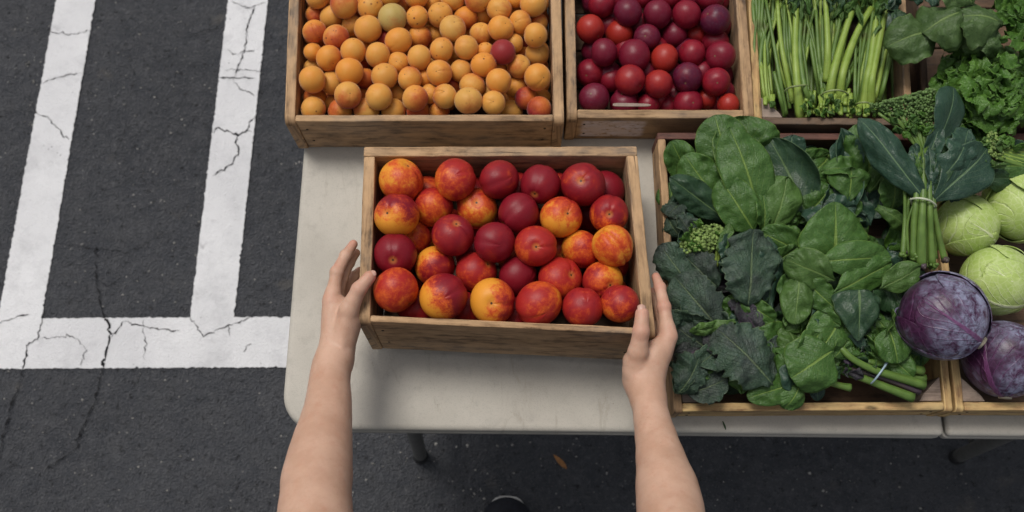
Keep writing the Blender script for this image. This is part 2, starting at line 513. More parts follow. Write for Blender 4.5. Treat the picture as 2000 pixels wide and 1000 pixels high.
def mat_skin():
    t = NT('skin')
    g = t.geo()
    n1 = t.noise(g, 22, 4, .6)
    n2 = t.noise(g, 130, 5, .7)
    pore = t.vor(g, 900)
    c = t.mix(t.ss(n1, .3, .7), (.49, .295, .205), (.58, .37, .27))
    c = t.mix(t.math('MULTIPLY', t.ss(n2, .55, .75), .3), c, (.50, .25, .17))
    fr = t.math('MULTIPLY', t.ss(t.vor(g, 110), .10, .05), t.ss(t.noise(g, 50, 2, .5), .58, .66))
    c = t.mix(t.math('MULTIPLY', fr, .30), c, (.33, .16, .09))
    ru = t.n('Attribute', attribute_name='rud').outputs['Fac']
    c = t.mix(t.math('MULTIPLY', ru, .75), c, (.56, .22, .165))
    n4 = t.noise(t.mapv(g, (1, 1, 1), (3, 0, 0)), 55, 5, .7)
    c = t.mix(t.math('MULTIPLY', t.ss(n4, .50, .72), .35), c, (.46, .22, .14))
    hair = t.noise(t.mapv(g, (900, 210, 300)), 1, 2, .5)
    c = t.mix(t.math('MULTIPLY', t.ss(hair, .66, .72), .22), c, (.20, .11, .06))
    h = t.math('ADD', t.math('MULTIPLY', pore, .5), n2)
    return t.fin(c, .5, t.bump(h, .22, .0016), Specular_IOR_Level=.38, Subsurface_Weight=.18, Subsurface_Scale=.006, Subsurface_Radius=(1.0, .35, .2))


M = {}
M['asphalt'] = mat_asphalt()
M['paint'] = mat_paint()
M['crack'] = mat_plain('crack_dark', (.016, .016, .017), .95, 0, .4, 60, .1)  # flat dark colour of the crack ribbons
M['wood_old'] = mat_wood('weathered_wood', (.43, .275, .148), (.275, .168, .085), (.070, .041, .023), .78, .40)
M['wood_dark_shade'] = mat_wood('dark_wood_with_shade', (.13, .078, .045), (.08, .046, .027), (.035, .021, .014), .6, .3)  # dark boards; on crate floors the deep interior's shade is in the colour
M['wood_gold'] = mat_wood('golden_old_wood', (.56, .35, .155), (.40, .24, .105), (.17, .095, .045), .85, .22)
M['wood_red'] = mat_wood('stained_red_wood', (.14, .060, .042), (.095, .036, .028), (.045, .018, .015), .5, .15)
M['wood_print'] = mat_wood('wood_with_worn_print', (.38, .245, .13), (.26, .16, .08), (.11, .062, .036), .45, .35, True)
M['wood_block'] = mat_wood('end_grain_block', (.25, .19, .15), (.19, .14, .11), (.12, .085, .065), .3, .5)
M['table'] = mat_table()
M['leg'] = mat_plain('grey_leg_steel', (.12, .117, .108), .5, .2, .2, 40)
M['rubber'] = mat_plain('black_rubber', (.012, .012, .013), .7, 0, .3, 60)
M['nectarine'] = mat_nectarine()
M['apricot'] = mat_apricot()
M['plum'] = mat_plum()
M['spinach'] = mat_leaf('spinach_leaf', (.042, .110, .020), (.070, .155, .036), (.22, .33, .07), .46, .75, 7.5, .5, bumps=.55)
M['spinach_pale'] = mat_leaf('pale_spinach_leaf', (.058, .125, .026), (.082, .165, .038), (.21, .31, .09), .48, .55, 7.5, .5, bumps=.5)
M['collard'] = mat_leaf('collard_leaf', (.022, .056, .028), (.034, .078, .040), (.17, .26, .10), .42, .6, 7, .55, bumps=.35, wax=.12)
M['kale'] = mat_leaf('kale_leaf', (.030, .062, .038), (.050, .094, .058), (.20, .27, .13), .55, .6, 9, .6, (.055, .035, .06), .35, .9, .25)
M['kale_purple'] = mat_leaf('purple_kale_leaf', (.03, .04, .035), (.05, .06, .05), (.16, .10, .15), .55, .7, 9, .6, (.06, .03, .075), .6, .9, .1)
M['gai'] = mat_leaf('blue_green_leaf', (.020, .056, .036), (.032, .076, .050), (.17, .27, .13), .40, .7, 7, .6, bumps=.4, wax=.14)
M['turnip'] = mat_leaf('turnip_leaf', (.048, .098, .026), (.075, .135, .040), (.20, .29, .09), .5, .7, 8, .6, bumps=.6)
M['lettuce'] = mat_leaf('curly_lettuce_leaf', (.045, .125, .016), (.095, .210, .030), (.17, .29, .06), .42, .3, 9, .6, bumps=.7)
M['dark_leaf'] = mat_leaf('dark_leaf_with_shade', (.020, .055, .020), (.034, .080, .032), (.10, .17, .07), .48, .5, 8, .6, bumps=.6)  # dark top leaves; buried fillers use the darker green as painted shade
M['stalk'] = mat_stalk('pale_green_stalk', (.20, .30, .045), (.27, .37, .075))
M['stalk_dark'] = mat_stalk('green_stalk', (.085, .155, .030), (.13, .22, .045))
M['stalk_purple'] = mat_stalk('purple_stalk', (.05, .03, .05), (.09, .07, .05))
M['cut'] = mat_plain('cut_stem_ends', (.24, .30, .085), .55, 0, .4, 150)
M['floret'] = mat_plain('floret_buds', (.095, .165, .045), .6, 0, .5, 160)
M['floret_pale'] = mat_plain('pale_floret_buds', (.17, .25, .065), .6, 0, .45, 120)
M['band'] = mat_plain('rubber_band', (.42, .46, .33), .5, 0, .15, 40)
M['band_green'] = mat_plain('green_rubber_band', (.22, .27, .11), .5, 0, .15, 40)
M['tie'] = mat_plain('pale_blue_tie', (.30, .40, .47), .4, 0, .15, 40)
M['cab_green'] = mat_cabbage('green_cabbage_leaf', (.30, .42, .085), (.42, .53, .16), (.68, .72, .46), (.55, .62, .34), .35, .45)
M['cab_purple'] = mat_cabbage('purple_cabbage_leaf', (.024, .006, .024), (.050, .013, .042), (.15, .045, .13), (.30, .32, .45), .92, .34)  # bluish colour mixes wax bloom with a painted sheen of the sky
M['skin'] = mat_skin()
M['nail'] = mat_plain('nail', (.53, .32, .25), .3, 0, .06, 60, .5)
M['cloth_dark'] = mat_plain('dark_cloth', (.02, .02, .024), .9, 0, .3, 200, .15)
M['jeans'] = mat_plain('dark_denim', (.016, .018, .025), .9, 0, .3, 250, .15)
M['hair'] = mat_plain('brown_hair', (.045, .025, .014), .5, 0, .4, 80)
M['shoe'] = mat_plain('black_shoe_cloth', (.010, .011, .016), .75, 0, .3, 90, .3)
M['sole'] = mat_plain('pale_sole_edge', (.45, .44, .42), .6, 0, .2, 50)
M['cab_stem'] = mat_plain('cabbage_stem', (.36, .32, .24), .7, 0, .3, 120)
M['nail_iron'] = mat_plain('rusty_nail', (.045, .03, .022), .6, .4, .4, 300)
M['chip'] = mat_plain('brown_dry_leaf', (.30, .14, .05), .75, 0, .35, 120)
M['stone'] = mat_plain('pale_stone', (.28, .27, .25), .8, 0, .5, 35)
M['paper'] = mat_plain('pale_wood_stick', (.50, .40, .33), .7, 0, .12, 50)

# ------------------------------------------------------------------ the setting
def ground_sheet():
    nz = Noise(3)
    xs = np.concatenate([[-60, -20, -6], np.linspace(-2.2, 2.2, 89), [6, 20, 60]])
    ys = np.concatenate([[-60, -20, -6], np.linspace(-1.0, 2.6, 73), [6, 20, 60]])
    X, Y = np.meshgrid(xs, ys)
    Z = nz(np.stack([X, Y, 0 * X], -1), .5) * .0012 * (np.abs(X) < 3) - .0012
    v = np.stack([X, Y, Z], -1).reshape(-1, 3)
    w = len(xs)
    f = [(j * w + i, j * w + i + 1, (j + 1) * w + i + 1, (j + 1) * w + i) for j in range(len(ys) - 1) for i in range(w - 1)]
    o = link('ground', mesh('ground', v, f, M['asphalt']))
    tag(o, kind='structure')


ground_sheet()


def stripe(name, a, b, wa, wb, z, seed):
    """painted stripe from a to b (xy), widths wa, wb, ragged edges"""
    r = random.Random(seed)
    a, b = Vector(a), Vector(b)
    d = (b - a)
    L = d.length
    d.normalize()
    s = Vector((-d.y, d.x))
    n = int(L / .006)
    v, f = [], []
    for i in range(n + 1):
        k = i / n
        w = wa + (wb - wa) * k
        c = a + d * (L * k)
        for q in (-1, -.5, 0, .5, 1):
            e = r.gauss(0, .0009) + (r.random() < .06) * r.uniform(-.003, .001) if abs(q) == 1 else 0
            p = c + s * q * (w / 2 + e)
            v.append((p.x, p.y, z))
    for i in range(n):
        for q in range(4):
            f.append((i * 5 + q, (i + 1) * 5 + q, (i + 1) * 5 + q + 1, i * 5 + q + 1))
    o = link(name, mesh(name, v, f, M['paint'], False))
    tag(o, kind='structure')
    return o


def G2(x, y):
    p = P(x, y, 0)
    return Vector((p.x, p.y))


def stripe_px(name, l0, r0, l1, r1, z, seed, e0=0.0, e1=0.0):
    a0, b0, a1, b1 = G2(*l0), G2(*r0), G2(*l1), G2(*r1)
    a, b = (a0 + b0) / 2, (a1 + b1) / 2
    d = (b - a).normalized()
    n = Vector((-d.y, d.x))
    stripe(name, a - d * e0, b + d * e1, abs((b0 - a0).dot(n)), abs((b1 - a1).dot(n)), z, seed)


# two stripes of a parking bay and the line across their ends
stripe_px('painted_line', (0, 606), (85, 606), (110, 0), (188, 0), .0030, 1, .04, 3.0)
stripe_px('painted_line', (372, 621), (458, 620), (445, 0), (525, 0), .0030, 2, -.0, 3.0)
stripe_px('painted_line', (0, 622), (0, 721), (557, 620), (557, 717), .0034, 3, 3.0, 3.0)


def crack(pts, w, seed):
    """an open crack: a dark, jagged, sunken-looking seam of varying width"""
    r = random.Random(seed)
    pts = [G2(*p) for p in pts]
    q = [pts[0]]
    for a, b in zip(pts, pts[1:]):
        n = max(2, int((b - a).length / .006))
        for i in range(1, n + 1):
            p = a.lerp(b, i / n)
            q.append(p + Vector((r.gauss(0, .0022), r.gauss(0, .0022))))
    v, f = [], []
    for i, p in enumerate(q):
        d = (q[min(i + 1, len(q) - 1)] - q[max(i - 1, 0)]).normalized()
        s = Vector((-d.y, d.x))
        px_ = proj((p.x, p.y, 0))
        on = px_[1] > 618 and px_[1] < 720 or abs(px_[0] - (42 + (620 - px_[1]) * .172)) < 45 or abs(px_[0] - (415 + (620 - px_[1]) * .113)) < 44
        ww = w * (.55 if on else .30) * r.uniform(.15, 1.2) * min(1, .25 + i / 3, .25 + (len(q) - 1 - i) / 3)
        if r.random() < .08: ww *= 1.8
        v += [(*(p - s * ww * .5), .0046), (*(p + s * ww * .5), .0046)]
        if i: f.append((2 * i - 2, 2 * i, 2 * i + 1, 2 * i - 1))
    return v, f


CR = [
    ([(62, 60), (92, 61), (136, 69), (178, 60)], .005), ([(84, 166), (100, 156), (128, 149), (162, 144)], .004),
    ([(56, 188), (72, 222), (92, 228), (112, 248), (128, 270), (140, 272)], .006), ([(0, 219), (40, 216), (72, 222)], .005),
    ([(452, 3), (480, 16), (496, 16), (520, 5)], .005), ([(496, 16), (484, 56), (480, 96), (460, 150)], .006),
    ([(444, 98), (464, 108), (478, 102), (505, 99)], .004), ([(420, 154), (445, 152), (500, 154)], .008),
    ([(456, 154), (468, 174), (500, 188)], .005), ([(418, 262), (424, 248), (440, 256), (466, 264), (482, 256), (498, 228)], .008),
    ([(482, 256), (496, 262)], .005), ([(466, 264), (462, 280), (468, 300), (456, 320), (436, 330), (418, 345)], .0075),
    ([(189, 480), (189, 550), (199, 600), (207, 622), (216, 652), (204, 712), (186, 784), (159, 844), (150, 878), (90, 916)], .012),
    ([(243, 628), (219, 658)], .006), ([(0, 634), (24, 622), (60, 614)], .005),
    ([(90, 606), (81, 640), (75, 664), (56, 673), (45, 724), (27, 784), (8, 850), (0, 900)], .006),
    ([(75, 664), (138, 655), (171, 682), (156, 715)], .0035), ([(243, 628), (288, 640), (351, 647)], .0045),
    ([(372, 618), (399, 658), (426, 643), (453, 634), (490, 620)], .006), ([(447, 634), (450, 658)], .007),
    ([(477, 688), (483, 676), (493, 670)], .011), ([(120, 478), (192, 487), (252, 493), (330, 454)], .006),
    ([(224, 132), (256, 128), (266, 150)], .007), ([(292, 134), (320, 116), (354, 102)], .008), ([(440, 138), (470, 138), (515, 140)], .003),
    ([(372, 70), (400, 62), (430, 56)], .009), ([(250, 240), (244, 262), (230, 275)], .007), ([(150, 600), (165, 575), (172, 560)], .005),
    ([(189, 550), (215, 560), (240, 540)], .005), ([(480, 585), (520, 560), (545, 555)], .004), ([(60, 20), (30, 10), (0, 22)], .005),
    ([(282, 625), (285, 700)], .003),
]
cv, cf = [], []
for i, (pts, w) in enumerate(CR):
    v, f = crack(pts, w, 50 + i)
    cf += [tuple(k + len(cv) for k in q) for q in f]
    cv += v
tag(link('ground_cracks', mesh('ground_cracks', cv, cf, M['crack'], False)), kind='structure')


def scatter_stones():
    r = random.Random(5)
    v, f = [], []
    spots = [(225 + r.gauss(0, 100), 150 + r.gauss(0, 80)) for _ in range(60)]
    spots += [(r.uniform(0, 560), r.uniform(0, 1000)) for _ in range(150)] + [(r.uniform(560, 2000), r.uniform(862, 1000)) for _ in range(110)]
    spots += [(60 + r.gauss(0, 9), y + r.gauss(0, 6)) for y in (118, 160, 205, 238) for _ in range(4)]
    spots += [(935 + r.gauss(0, 5), 965 + r.gauss(0, 3)) for _ in range(5)] + [(880 + r.gauss(0, 4), 940) for _ in range(2)]
    for x, y in spots:
        p = P(x, y, .001)
        s = abs(r.gauss(.0015, .0011)) + .0008
        b = len(v)
        rot = r.random() * 6
        for k in range(6):
            a = rot + k * 1.047 + r.uniform(-.3, .3)
            e = s * r.uniform(.6, 1.2)
            v.append((p.x + math.cos(a) * e, p.y + math.sin(a) * e * .8, .0005))
        v.append((p.x, p.y, .0012 + s * r.uniform(.5, .9)))
        for k in range(6):
            f.append((b + k, b + (k + 1) % 6, b + 6))
    tag(link('gravel', mesh('gravel', v, f, M['stone'], False)), 'small pale stones scattered over the dark asphalt', kind='stuff')


scatter_stones()


# ------------------------------------------------------------------ boards
def board(name, p0, p1, h, t, down, mat, parent, seed, end0=0.0, end1=0.0, wear=1.0):
    """a sawn board: top edge centre line p0 -> p1, height h along 'down', thickness t;
    end0 / end1 round the top corner at that end with this radius"""
    r = random.Random(seed)
    p0, p1, down = Vector(p0), Vector(p1), Vector(down).normalized()
    ax = p1 - p0
    L = ax.length
    ax.normalize()
    sd_ = ax.cross(down).normalized()
    down = sd_.cross(ax).normalized()
    nz = Noise(seed, 7)
    xs = [0, .0015]
    n = max(4, int(L / .014))
    xs += [.0015 + (L - .003) * i / n for i in range(1, n)]
    if end0: xs += [end0 * q for q in (.08, .2, .35, .5, .7, .9)]
    if end1: xs += [L - end1 * q for q in (.08, .2, .35, .5, .7, .9)]
    xs += [L - .0015, L]
    xs = sorted(xs)
    rr = min(.0022, t * .2, h * .3)
    prof = []
    for cx, cy, a0 in ((t / 2 - rr, rr, -90), (t / 2 - rr, h - rr, 0), (-t / 2 + rr, h - rr, 90), (-t / 2 + rr, rr, 180)):
        for k in range(3):
            a = math.radians(a0 + 45 * k)
            prof.append((cx + rr * math.cos(a), cy + rr * math.sin(a)))
    per = [0]
    for i in range(1, 13):
        a, b = prof[i % 12], prof[i - 1]
        per.append(per[-1] + math.hypot(a[0] - b[0], a[1] - b[1]))
    u0, v0 = r.random() * 0, r.random() * 0
    v, f, uv = [], [], []
    nick = [(r.uniform(0, L), r.uniform(.003, .010), r.choice((0, 1)), r.uniform(.0008, .0028)) for _ in range(max(2, int(L / .06)))]
    for i, x in enumerate(xs):
        cap = .0010 if i in (0, len(xs) - 1) else 0
        dt = 0
        if end0 and x < end0: dt = end0 - math.sqrt(max(0, end0 ** 2 - (end0 - x) ** 2))
        if end1 and x > L - end1: dt = max(dt, end1 - math.sqrt(max(0, end1 ** 2 - (x - L + end1) ** 2)))
        for k in range(13):
            s, b = prof[k % 12]
            s -= math.copysign(cap, s)
            b += cap if b < h / 2 else -cap
            e = nz([x, s * 3, b * 3], 9) * .00035 * wear
            top = b < h / 2
            if top:
                b += dt * (1 - b / h)
                for nx_, nw, side, nd in nick:
                    if abs(x - nx_) < nw and (s > 0) == bool(side):
                        b += nd * wear * (1 - abs(x - nx_) / nw)
            s += e
            b += nz([x * 2, s, 5 + b], 5) * .0005 * wear
            v.append(p0 + ax * x + sd_ * s + down * b)
            uv.append((x + u0, per[k] + v0))
    w = 13
    for i in range(len(xs) - 1):
        for k in range(12):
            f.append((i * w + k, i * w + k + 1, (i + 1) * w + k + 1, (i + 1) * w + k))
    f.append(tuple(reversed(range(12))))
    b0 = (len(xs) - 1) * w
    f.append(tuple(range(b0, b0 + 12)))
    o = part(name, v, f, M[mat] if isinstance(mat, str) else mat, parent, False, uv)
    bm = bmesh.new()
    bm.from_mesh(o.data)
    bmesh.ops.remove_doubles(bm, verts=bm.verts, dist=1e-6)
    bmesh.ops.recalc_face_normals(bm, faces=bm.faces)
    bm.to_mesh(o.data)
    bm.free()
    return o


def block(name, pts, h, mat, parent):
    """corner block: polygon pts (world, counter-clockwise from above) with height h"""
    n = len(pts)
    v = [Vector(p) for p in pts] + [Vector(p) - Vector((0, 0, h)) for p in pts]
    f = [tuple(range(n)), tuple(reversed(range(n, 2 * n)))] + [(i, i + n, (i + 1) % n + n, (i + 1) % n) for i in range(n)]
    uv = [(p[0], p[1]) for p in v]
    o = part(name, v, f, M[mat], parent, False, uv)
    md = o.modifiers.new('bevel', 'BEVEL')
    md.width = .0012
    md.segments = 2
    return o


TZ = 0.74
root_planes = {}


def nail_head(c, out, parent):
    """small flat nail head, barely proud of the wood"""
    out = Vector(out).normalized()
    if out.y > 0: out = -out
    a = out.orthogonal().normalized()
    b = out.cross(a)
    v, f = [], []
    for r, z in ((.0024, -.002), (.0024, .0004), (.0014, .0009)):
        v += [Vector(c) + out * z + (a * math.cos(k * .785) + b * math.sin(k * .785)) * r for k in range(8)]
    for i in range(2): f += [(i * 8 + k, i * 8 + (k + 1) % 8, i * 8 + 8 + (k + 1) % 8, i * 8 + 8 + k) for k in range(8)]
    f.append(tuple(range(16, 24)))
    part('nail', v, f, M['nail_iron'], parent, False)


def crate(label, FL, FR, BL, BR, h, t, mats, down=(0, 0, -1), inset=.008, front_h=None, rounded=.014, back_over=True, group='wooden crates on the tables',
          seed=1, blocks=False, floor_mat='wood_dark_shade', side_front=0.0, right=True, front_t=None, back_mat=None, front_ext=(0, 0)):
    """open crate from its four outer rim corners. mats = (front, left, right, back)"""
    FL, FR, BL, BR = map(Vector, (FL, FR, BL, BR))
    dn = Vector(down).normalized()
    base = (FL + FR + BL + BR) / 4 + dn * h
    root = empty('wooden_crate', base, label, 'crate', group)
    ft = front_t or t
    fx = (FR - FL).normalized()
    lx, rx = (BL - FL).normalized(), (BR - FR).normalized()
    bback = t if back_over else 0
    # side boards
    board('side_board', FL + fx * t / 2, BL + fx * t / 2 - lx * bback, h, t, dn, mats[1], root, seed + 1, end0=rounded)
    if right:
        board('side_board', FR - fx * t / 2, BR - fx * t / 2 - rx * bback, h, t, dn, mats[2], root, seed + 2, end0=rounded)
    g = .0006
    a = FL + fx * (t + g) + lx * (inset + ft / 2)
    b = FR - fx * (t + g) + rx * (inset + ft / 2)
    fh = front_h or h
    board('front_board', a + dn * (h - fh) + fx * front_ext[0], b + dn * (h - fh) + fx * front_ext[1], fh, ft, dn, mats[0], root, seed + 3)
    bx = (BR - BL).normalized()
    if back_over:
        board('back_board', BL - lx * t / 2, BR - rx * t / 2, h - .001, t - .0006, dn, mats[3], root, seed + 4)
    else:
        board('back_board', BL + bx * (t + g) - lx * t / 2, BR - bx * (t + g) - rx * t / 2, h - .001, t - .0006, dn, mats[3], root, seed + 4)
    il, ir = FL + fx * t, FR - fx * t
    fp = FL + lx * (inset + ft)
    up_ = -dn
    root_planes[root.name] = [(fp, up_.cross(fx).normalized()), (il, lx.cross(up_).normalized()), (ir, up_.cross(rx).normalized()), (BL - lx * t, -up_.cross(bx).normalized())]
    # nail heads through the side boards' front ends and along the front board
    fo = FL + lx * inset
    for q, (sx, hh) in enumerate(((.014, .30), (.016, .72), (-.014, .28), (-.017, .70))):
        L_ = (FR - FL).length
        x_ = t + sx if sx > 0 else L_ - t + sx
        nail_head(fo + fx * x_ + lx * .0 + dn * (h * hh), fx.cross(up_).normalized(), root)
    # floor of four planks, inside the walls
    i0, i1 = FL + fx * (t + .001), FR - fx * (t + .001)
    j0, j1 = BL + fx * (t + .001), BR - fx * (t + .001)
    n = 4
    for k in range(n):
        u = (inset + ft + .001) / (BL - FL).length
        e = 1 - (t + .002) / (BL - FL).length
        s0 = u + (e - u) * (k + .5) / n
        w = ((BL - FL).length) * (e - u) / n - .003
        A = i0.lerp(j0, s0) + dn * (h - .011)
        B = i1.lerp(j1, s0) + dn * (h - .011)
        board('floor_plank', A, B, .008, w, dn, floor_mat, root, seed + 10 + k)
    if blocks:
        zoff = dn * .004
        p = FL + fx * (t + .0015) + lx * (inset + ft + .0015) + zoff
        block('corner_block', [p, p + fx * .036, p + fx * .030 + lx * .010, p + lx * .040], h - .018, 'wood_block', root)
        if right:
            p = FR - fx * (t + .0015) + rx * (inset + ft + .0015) + zoff
            block('corner_block', [p, p + rx * .040, p - fx * .030 + rx * .010, p - fx * .036], h - .018, 'wood_block', root)
    return root


Z1 = TZ + .1125       # apricot crate rim
c_apr = crate('deep weathered crate heaped with orange apricots, nearest the parking stripes', P(555, 239, Z1), P(1102, 238, Z1), P(568, -110, Z1), P(1093, -110, Z1), .112, .0185,
              ('wood_old', 'wood_old', 'wood_old', 'wood_old'), seed=100, inset=.002, front_t=.0125)
Z2 = TZ + .0905       # plum crate rim
c_plum = crate('weathered crate of dark red plums with worn pale print on its front board', P(1107, 232, Z2), P(1474, 233, Z2), P(1101, -110, Z2), P(1449, -110, Z2), .09, .0185,
               ('wood_print', 'wood_old', 'wood_old', 'wood_old'), seed=120, inset=.002, front_t=.0165)
Z3 = TZ + .0905
c_cel = crate('shallow crate of pale green stalk bunches beside the plum crate', P(1475, 244, Z3), P(1784, 246, Z3), P(1456, -110, Z3), P(1764, -110, Z3), .09, .0130,
              ('wood_dark_shade', 'wood_gold', 'wood_old', 'wood_old'), seed=140, inset=.002, blocks=True)
c_let = crate('dark crate in the far right corner holding curly lettuce and turnip greens', P(1803, 246, Z3 - .02), P(2120, 248, Z3 - .02), P(1786, -110, Z3 - .02), P(2095, -110, Z3 - .02), .07, .0130,
              ('wood_dark_shade', 'wood_dark_shade', 'wood_dark_shade', 'wood_dark_shade'), seed=160, inset=.002)
Z4 = TZ + .0705
c_grn = crate('large golden brown crate packed with spinach and kale leaves', P(1317, 806, Z4), P(1862, 803, Z4), P(1284, 258, Z4), P(1806, 260, Z4), .07, .0135,
              ('wood_gold', 'wood_old', 'wood_gold', 'wood_red'), seed=180, inset=.002, blocks=True, rounded=.008)
c_cab = crate('golden brown crate of green and purple cabbages at the right edge', P(1868, 804, Z4), P(2300, 804, Z4), P(1812, 260, Z4), P(2230, 260, Z4), .07, .0135,
              ('wood_gold', 'wood_gold', 'wood_gold', 'wood_red'), seed=200, inset=.002, blocks=True, rounded=.008)
# the crate held in the hands: its front is lifted about 3 cm off the table
zBL, zBR, zFL, zFR = .892, .893, .9205, .9235
NFL, NFR, NBL, NBR = P(699, 629, zFL), P(1281, 656, zFR), P(711, 286, zBL), P(1243, 285, zBR)
nn = (NFR - NFL).cross(NBL - NFL).normalized()
c_nec = crate('weathered crate of red and yellow nectarines held in two hands', NFL, NFR, NBL, NBR, .149, .0185,
              ('wood_old', 'wood_old', 'wood_old', 'wood_old'), down=-nn, seed=220, inset=.002, rounded=.016, front_t=.0105)


# ------------------------------------------------------------------ folding tables
def tabletop(x0, x1, y0, y1, ztop, rad, rad2, parent):
    """rounded slab with a stepped, lipped edge"""
    def ring(ins, z):
        pts = []
        r, q = max(rad - ins, .003), max(rad2 - ins, .003)
        for cx, cy, a0, r in ((x1 - ins - q, y1 - ins - q, 0, q), (x0 + ins + r, y1 - ins - r, 90, r), (x0 + ins + r, y0 + ins + r, 180, r), (x1 - ins - q, y0 + ins + q, 270, q)):
            for k in range(11):
                a = math.radians(a0 + 9 * k)
                pts.append(Vector((cx + r * math.cos(a), cy + r * math.sin(a), z)))
        return pts
    prof = [(.012, 0), (.0085, -.0004), (.0055, -.0018), (.0030, -.0045), (.0018, -.009), (.0016, -.015), (.0042, -.0165), (.0042, -.0185), (.0008, -.020), (0, -.022), (0, -.036), (.003, -.040), (.018, -.040)]
    v, f = [], []
    n = 44
    for ins, dz in prof: v += ring(ins, ztop + dz)
    for i in range(len(prof) - 1):
        for k in range(n):
            f.append((i * n + k, (i + 1) * n + k, (i + 1) * n + (k + 1) % n, i * n + (k + 1) % n))
    f.append(tuple(range(n)))
    f.append(tuple(reversed(range((len(prof) - 1) * n, len(prof) * n))))
    o = part('tabletop', v, f, M['table'], parent, True)
    o.data.polygons[len(o.data.polygons) - 2].use_smooth = False
    return o


def tube(pts, rads, seg=10, close=True, flat=1.0, up=None):
    """verts, faces, uvs of a swept tube; pts world Vectors, rads per point"""
    pts = [Vector(p) for p in pts]
    v, f, uv = [], [], []
    n = len(pts)
    ref = Vector(up) if up else Vector((0, 0, 1))
    Ls = [0]
    for a, b in zip(pts, pts[1:]): Ls.append(Ls[-1] + (b - a).length)
    for i, p in enumerate(pts):
        d = (pts[min(i + 1, n - 1)] - pts[max(i - 1, 0)]).normalized()
        s = d.cross(ref)
        if s.length < 1e-3: s = d.cross(Vector((0, 1, 0)))
        s.normalize()
        b = s.cross(d).normalized()
        for k in range(seg):
            a = 2 * math.pi * k / seg
            v.append(p + (s * math.cos(a) + b * math.sin(a) * flat) * rads[i])
            uv.append((Ls[i] / max(Ls[-1], 1e-6), k / seg))
    for i in range(n - 1):
        for k in range(seg):
            f.append((i * seg + k, i * seg + (k + 1) % seg, (i + 1) * seg + (k + 1) % seg, (i + 1) * seg + k))
    if close:
        f.append(tuple(reversed(range(seg))))
        f.append(tuple(range((n - 1) * seg, n * seg)))
    return v, f, uv


def smooth_path(pts, n=14):
    """Catmull-Rom through pts"""
    pts = [Vector(p) for p in pts]
    if len(pts) == 2: return [pts[0].lerp(pts[1], i / (n - 1)) for i in range(n)]
    e = [pts[0] * 2 - pts[1]] + pts + [pts[-1] * 2 - pts[-2]]
    out = []
    m = len(pts) - 1
    for i in range(n):
        u = i / (n - 1) * m
        k = min(int(u), m - 1)
        w = u - k
        a, b, c, d = e[k:k + 4]
        out.append(.5 * ((2 * b) + (c - a) * w + (2 * a - 5 * b + 4 * c - d) * w ** 2 + (3 * b - a - 3 * c + d) * w ** 3))
    return out


xl = P(549, 780, TZ).x
yf = P(1240, 846, TZ).y - .0005
xs_ = P(1847, 830, TZ).x
yb = yf + .76
leg_px = ((806, 830), (822, 893))


def folding_table(x0, x1, label, legs):
    root = empty('folding_table', ((x0 + x1) / 2, (yf + yb) / 2, 0), label, 'table', 'folding tables')
    tabletop(x0, x1, yf, yb, TZ, *((.062, .010) if x0 < 0 else (.010, .062)), root)
    for path in legs:
        v, f, uv = tube(smooth_path(path, 10), [.0155] * 10, 12)
        lg = part('leg', v, f, M['leg'], root, True, uv)
        d = (Vector(path[-1]) - Vector(path[-2])).normalized()
        e = Vector(path[-1])
        v, f, uv = tube([e - d * .035, e - d * .012, e + d * .001], [.0180, .0190, .0190], 12)
        part('foot_cap', v, f, M['rubber'], lg, True, uv)
    # cross brace between the two legs of each end
    for a, b in ((0, 1), (2, 3)):
        p, q = Vector(legs[a][0]).lerp(Vector(legs[a][-1]), .75), Vector(legs[b][0]).lerp(Vector(legs[b][-1]), .75)
        v, f, uv = tube([p, q], [.008, .008], 8)
        part('leg_brace', v, f, M['leg'], root, True, uv)
    return root


f1 = P(822, 892, .012)
lt = P(793, 785, TZ - .038)
f2 = P(1868, 893, .012)
l2 = P(1962, 850, TZ - .3)
l2d = (l2 - f2).normalized()
l2t = f2 + l2d * ((TZ - .038 - f2.z) / l2d.z)
folding_table(xl, xs_ - .0012, 'speckled grey plastic folding table under the fruit crates', [
    (lt, lt.lerp(f1, .5), f1), (lt + Vector((0, .52, 0)), f1 + Vector((-.02, .57, 0))),
    ((xs_ - .25, yf + .13, TZ - .038), (xs_ - .25, yf + .12, .012)), ((xs_ - .25, yf + .62, TZ - .038), (xs_ - .25, yf + .64, .012))])
folding_table(xs_ + .0012, xs_ + 1.22, 'second grey folding table reaching out of the picture, under the cabbages', [
    (l2t, l2t.lerp(f2, .5), f2), (l2t + Vector((0, .45, 0)), f2 + Vector((0, .5, 0))),
    ((xs_ + .95, yf + .13, TZ - .038), (xs_ + .95, yf + .12, .012)), ((xs_ + .95, yf + .62, TZ - .038), (xs_ + .95, yf + .64, .012))])

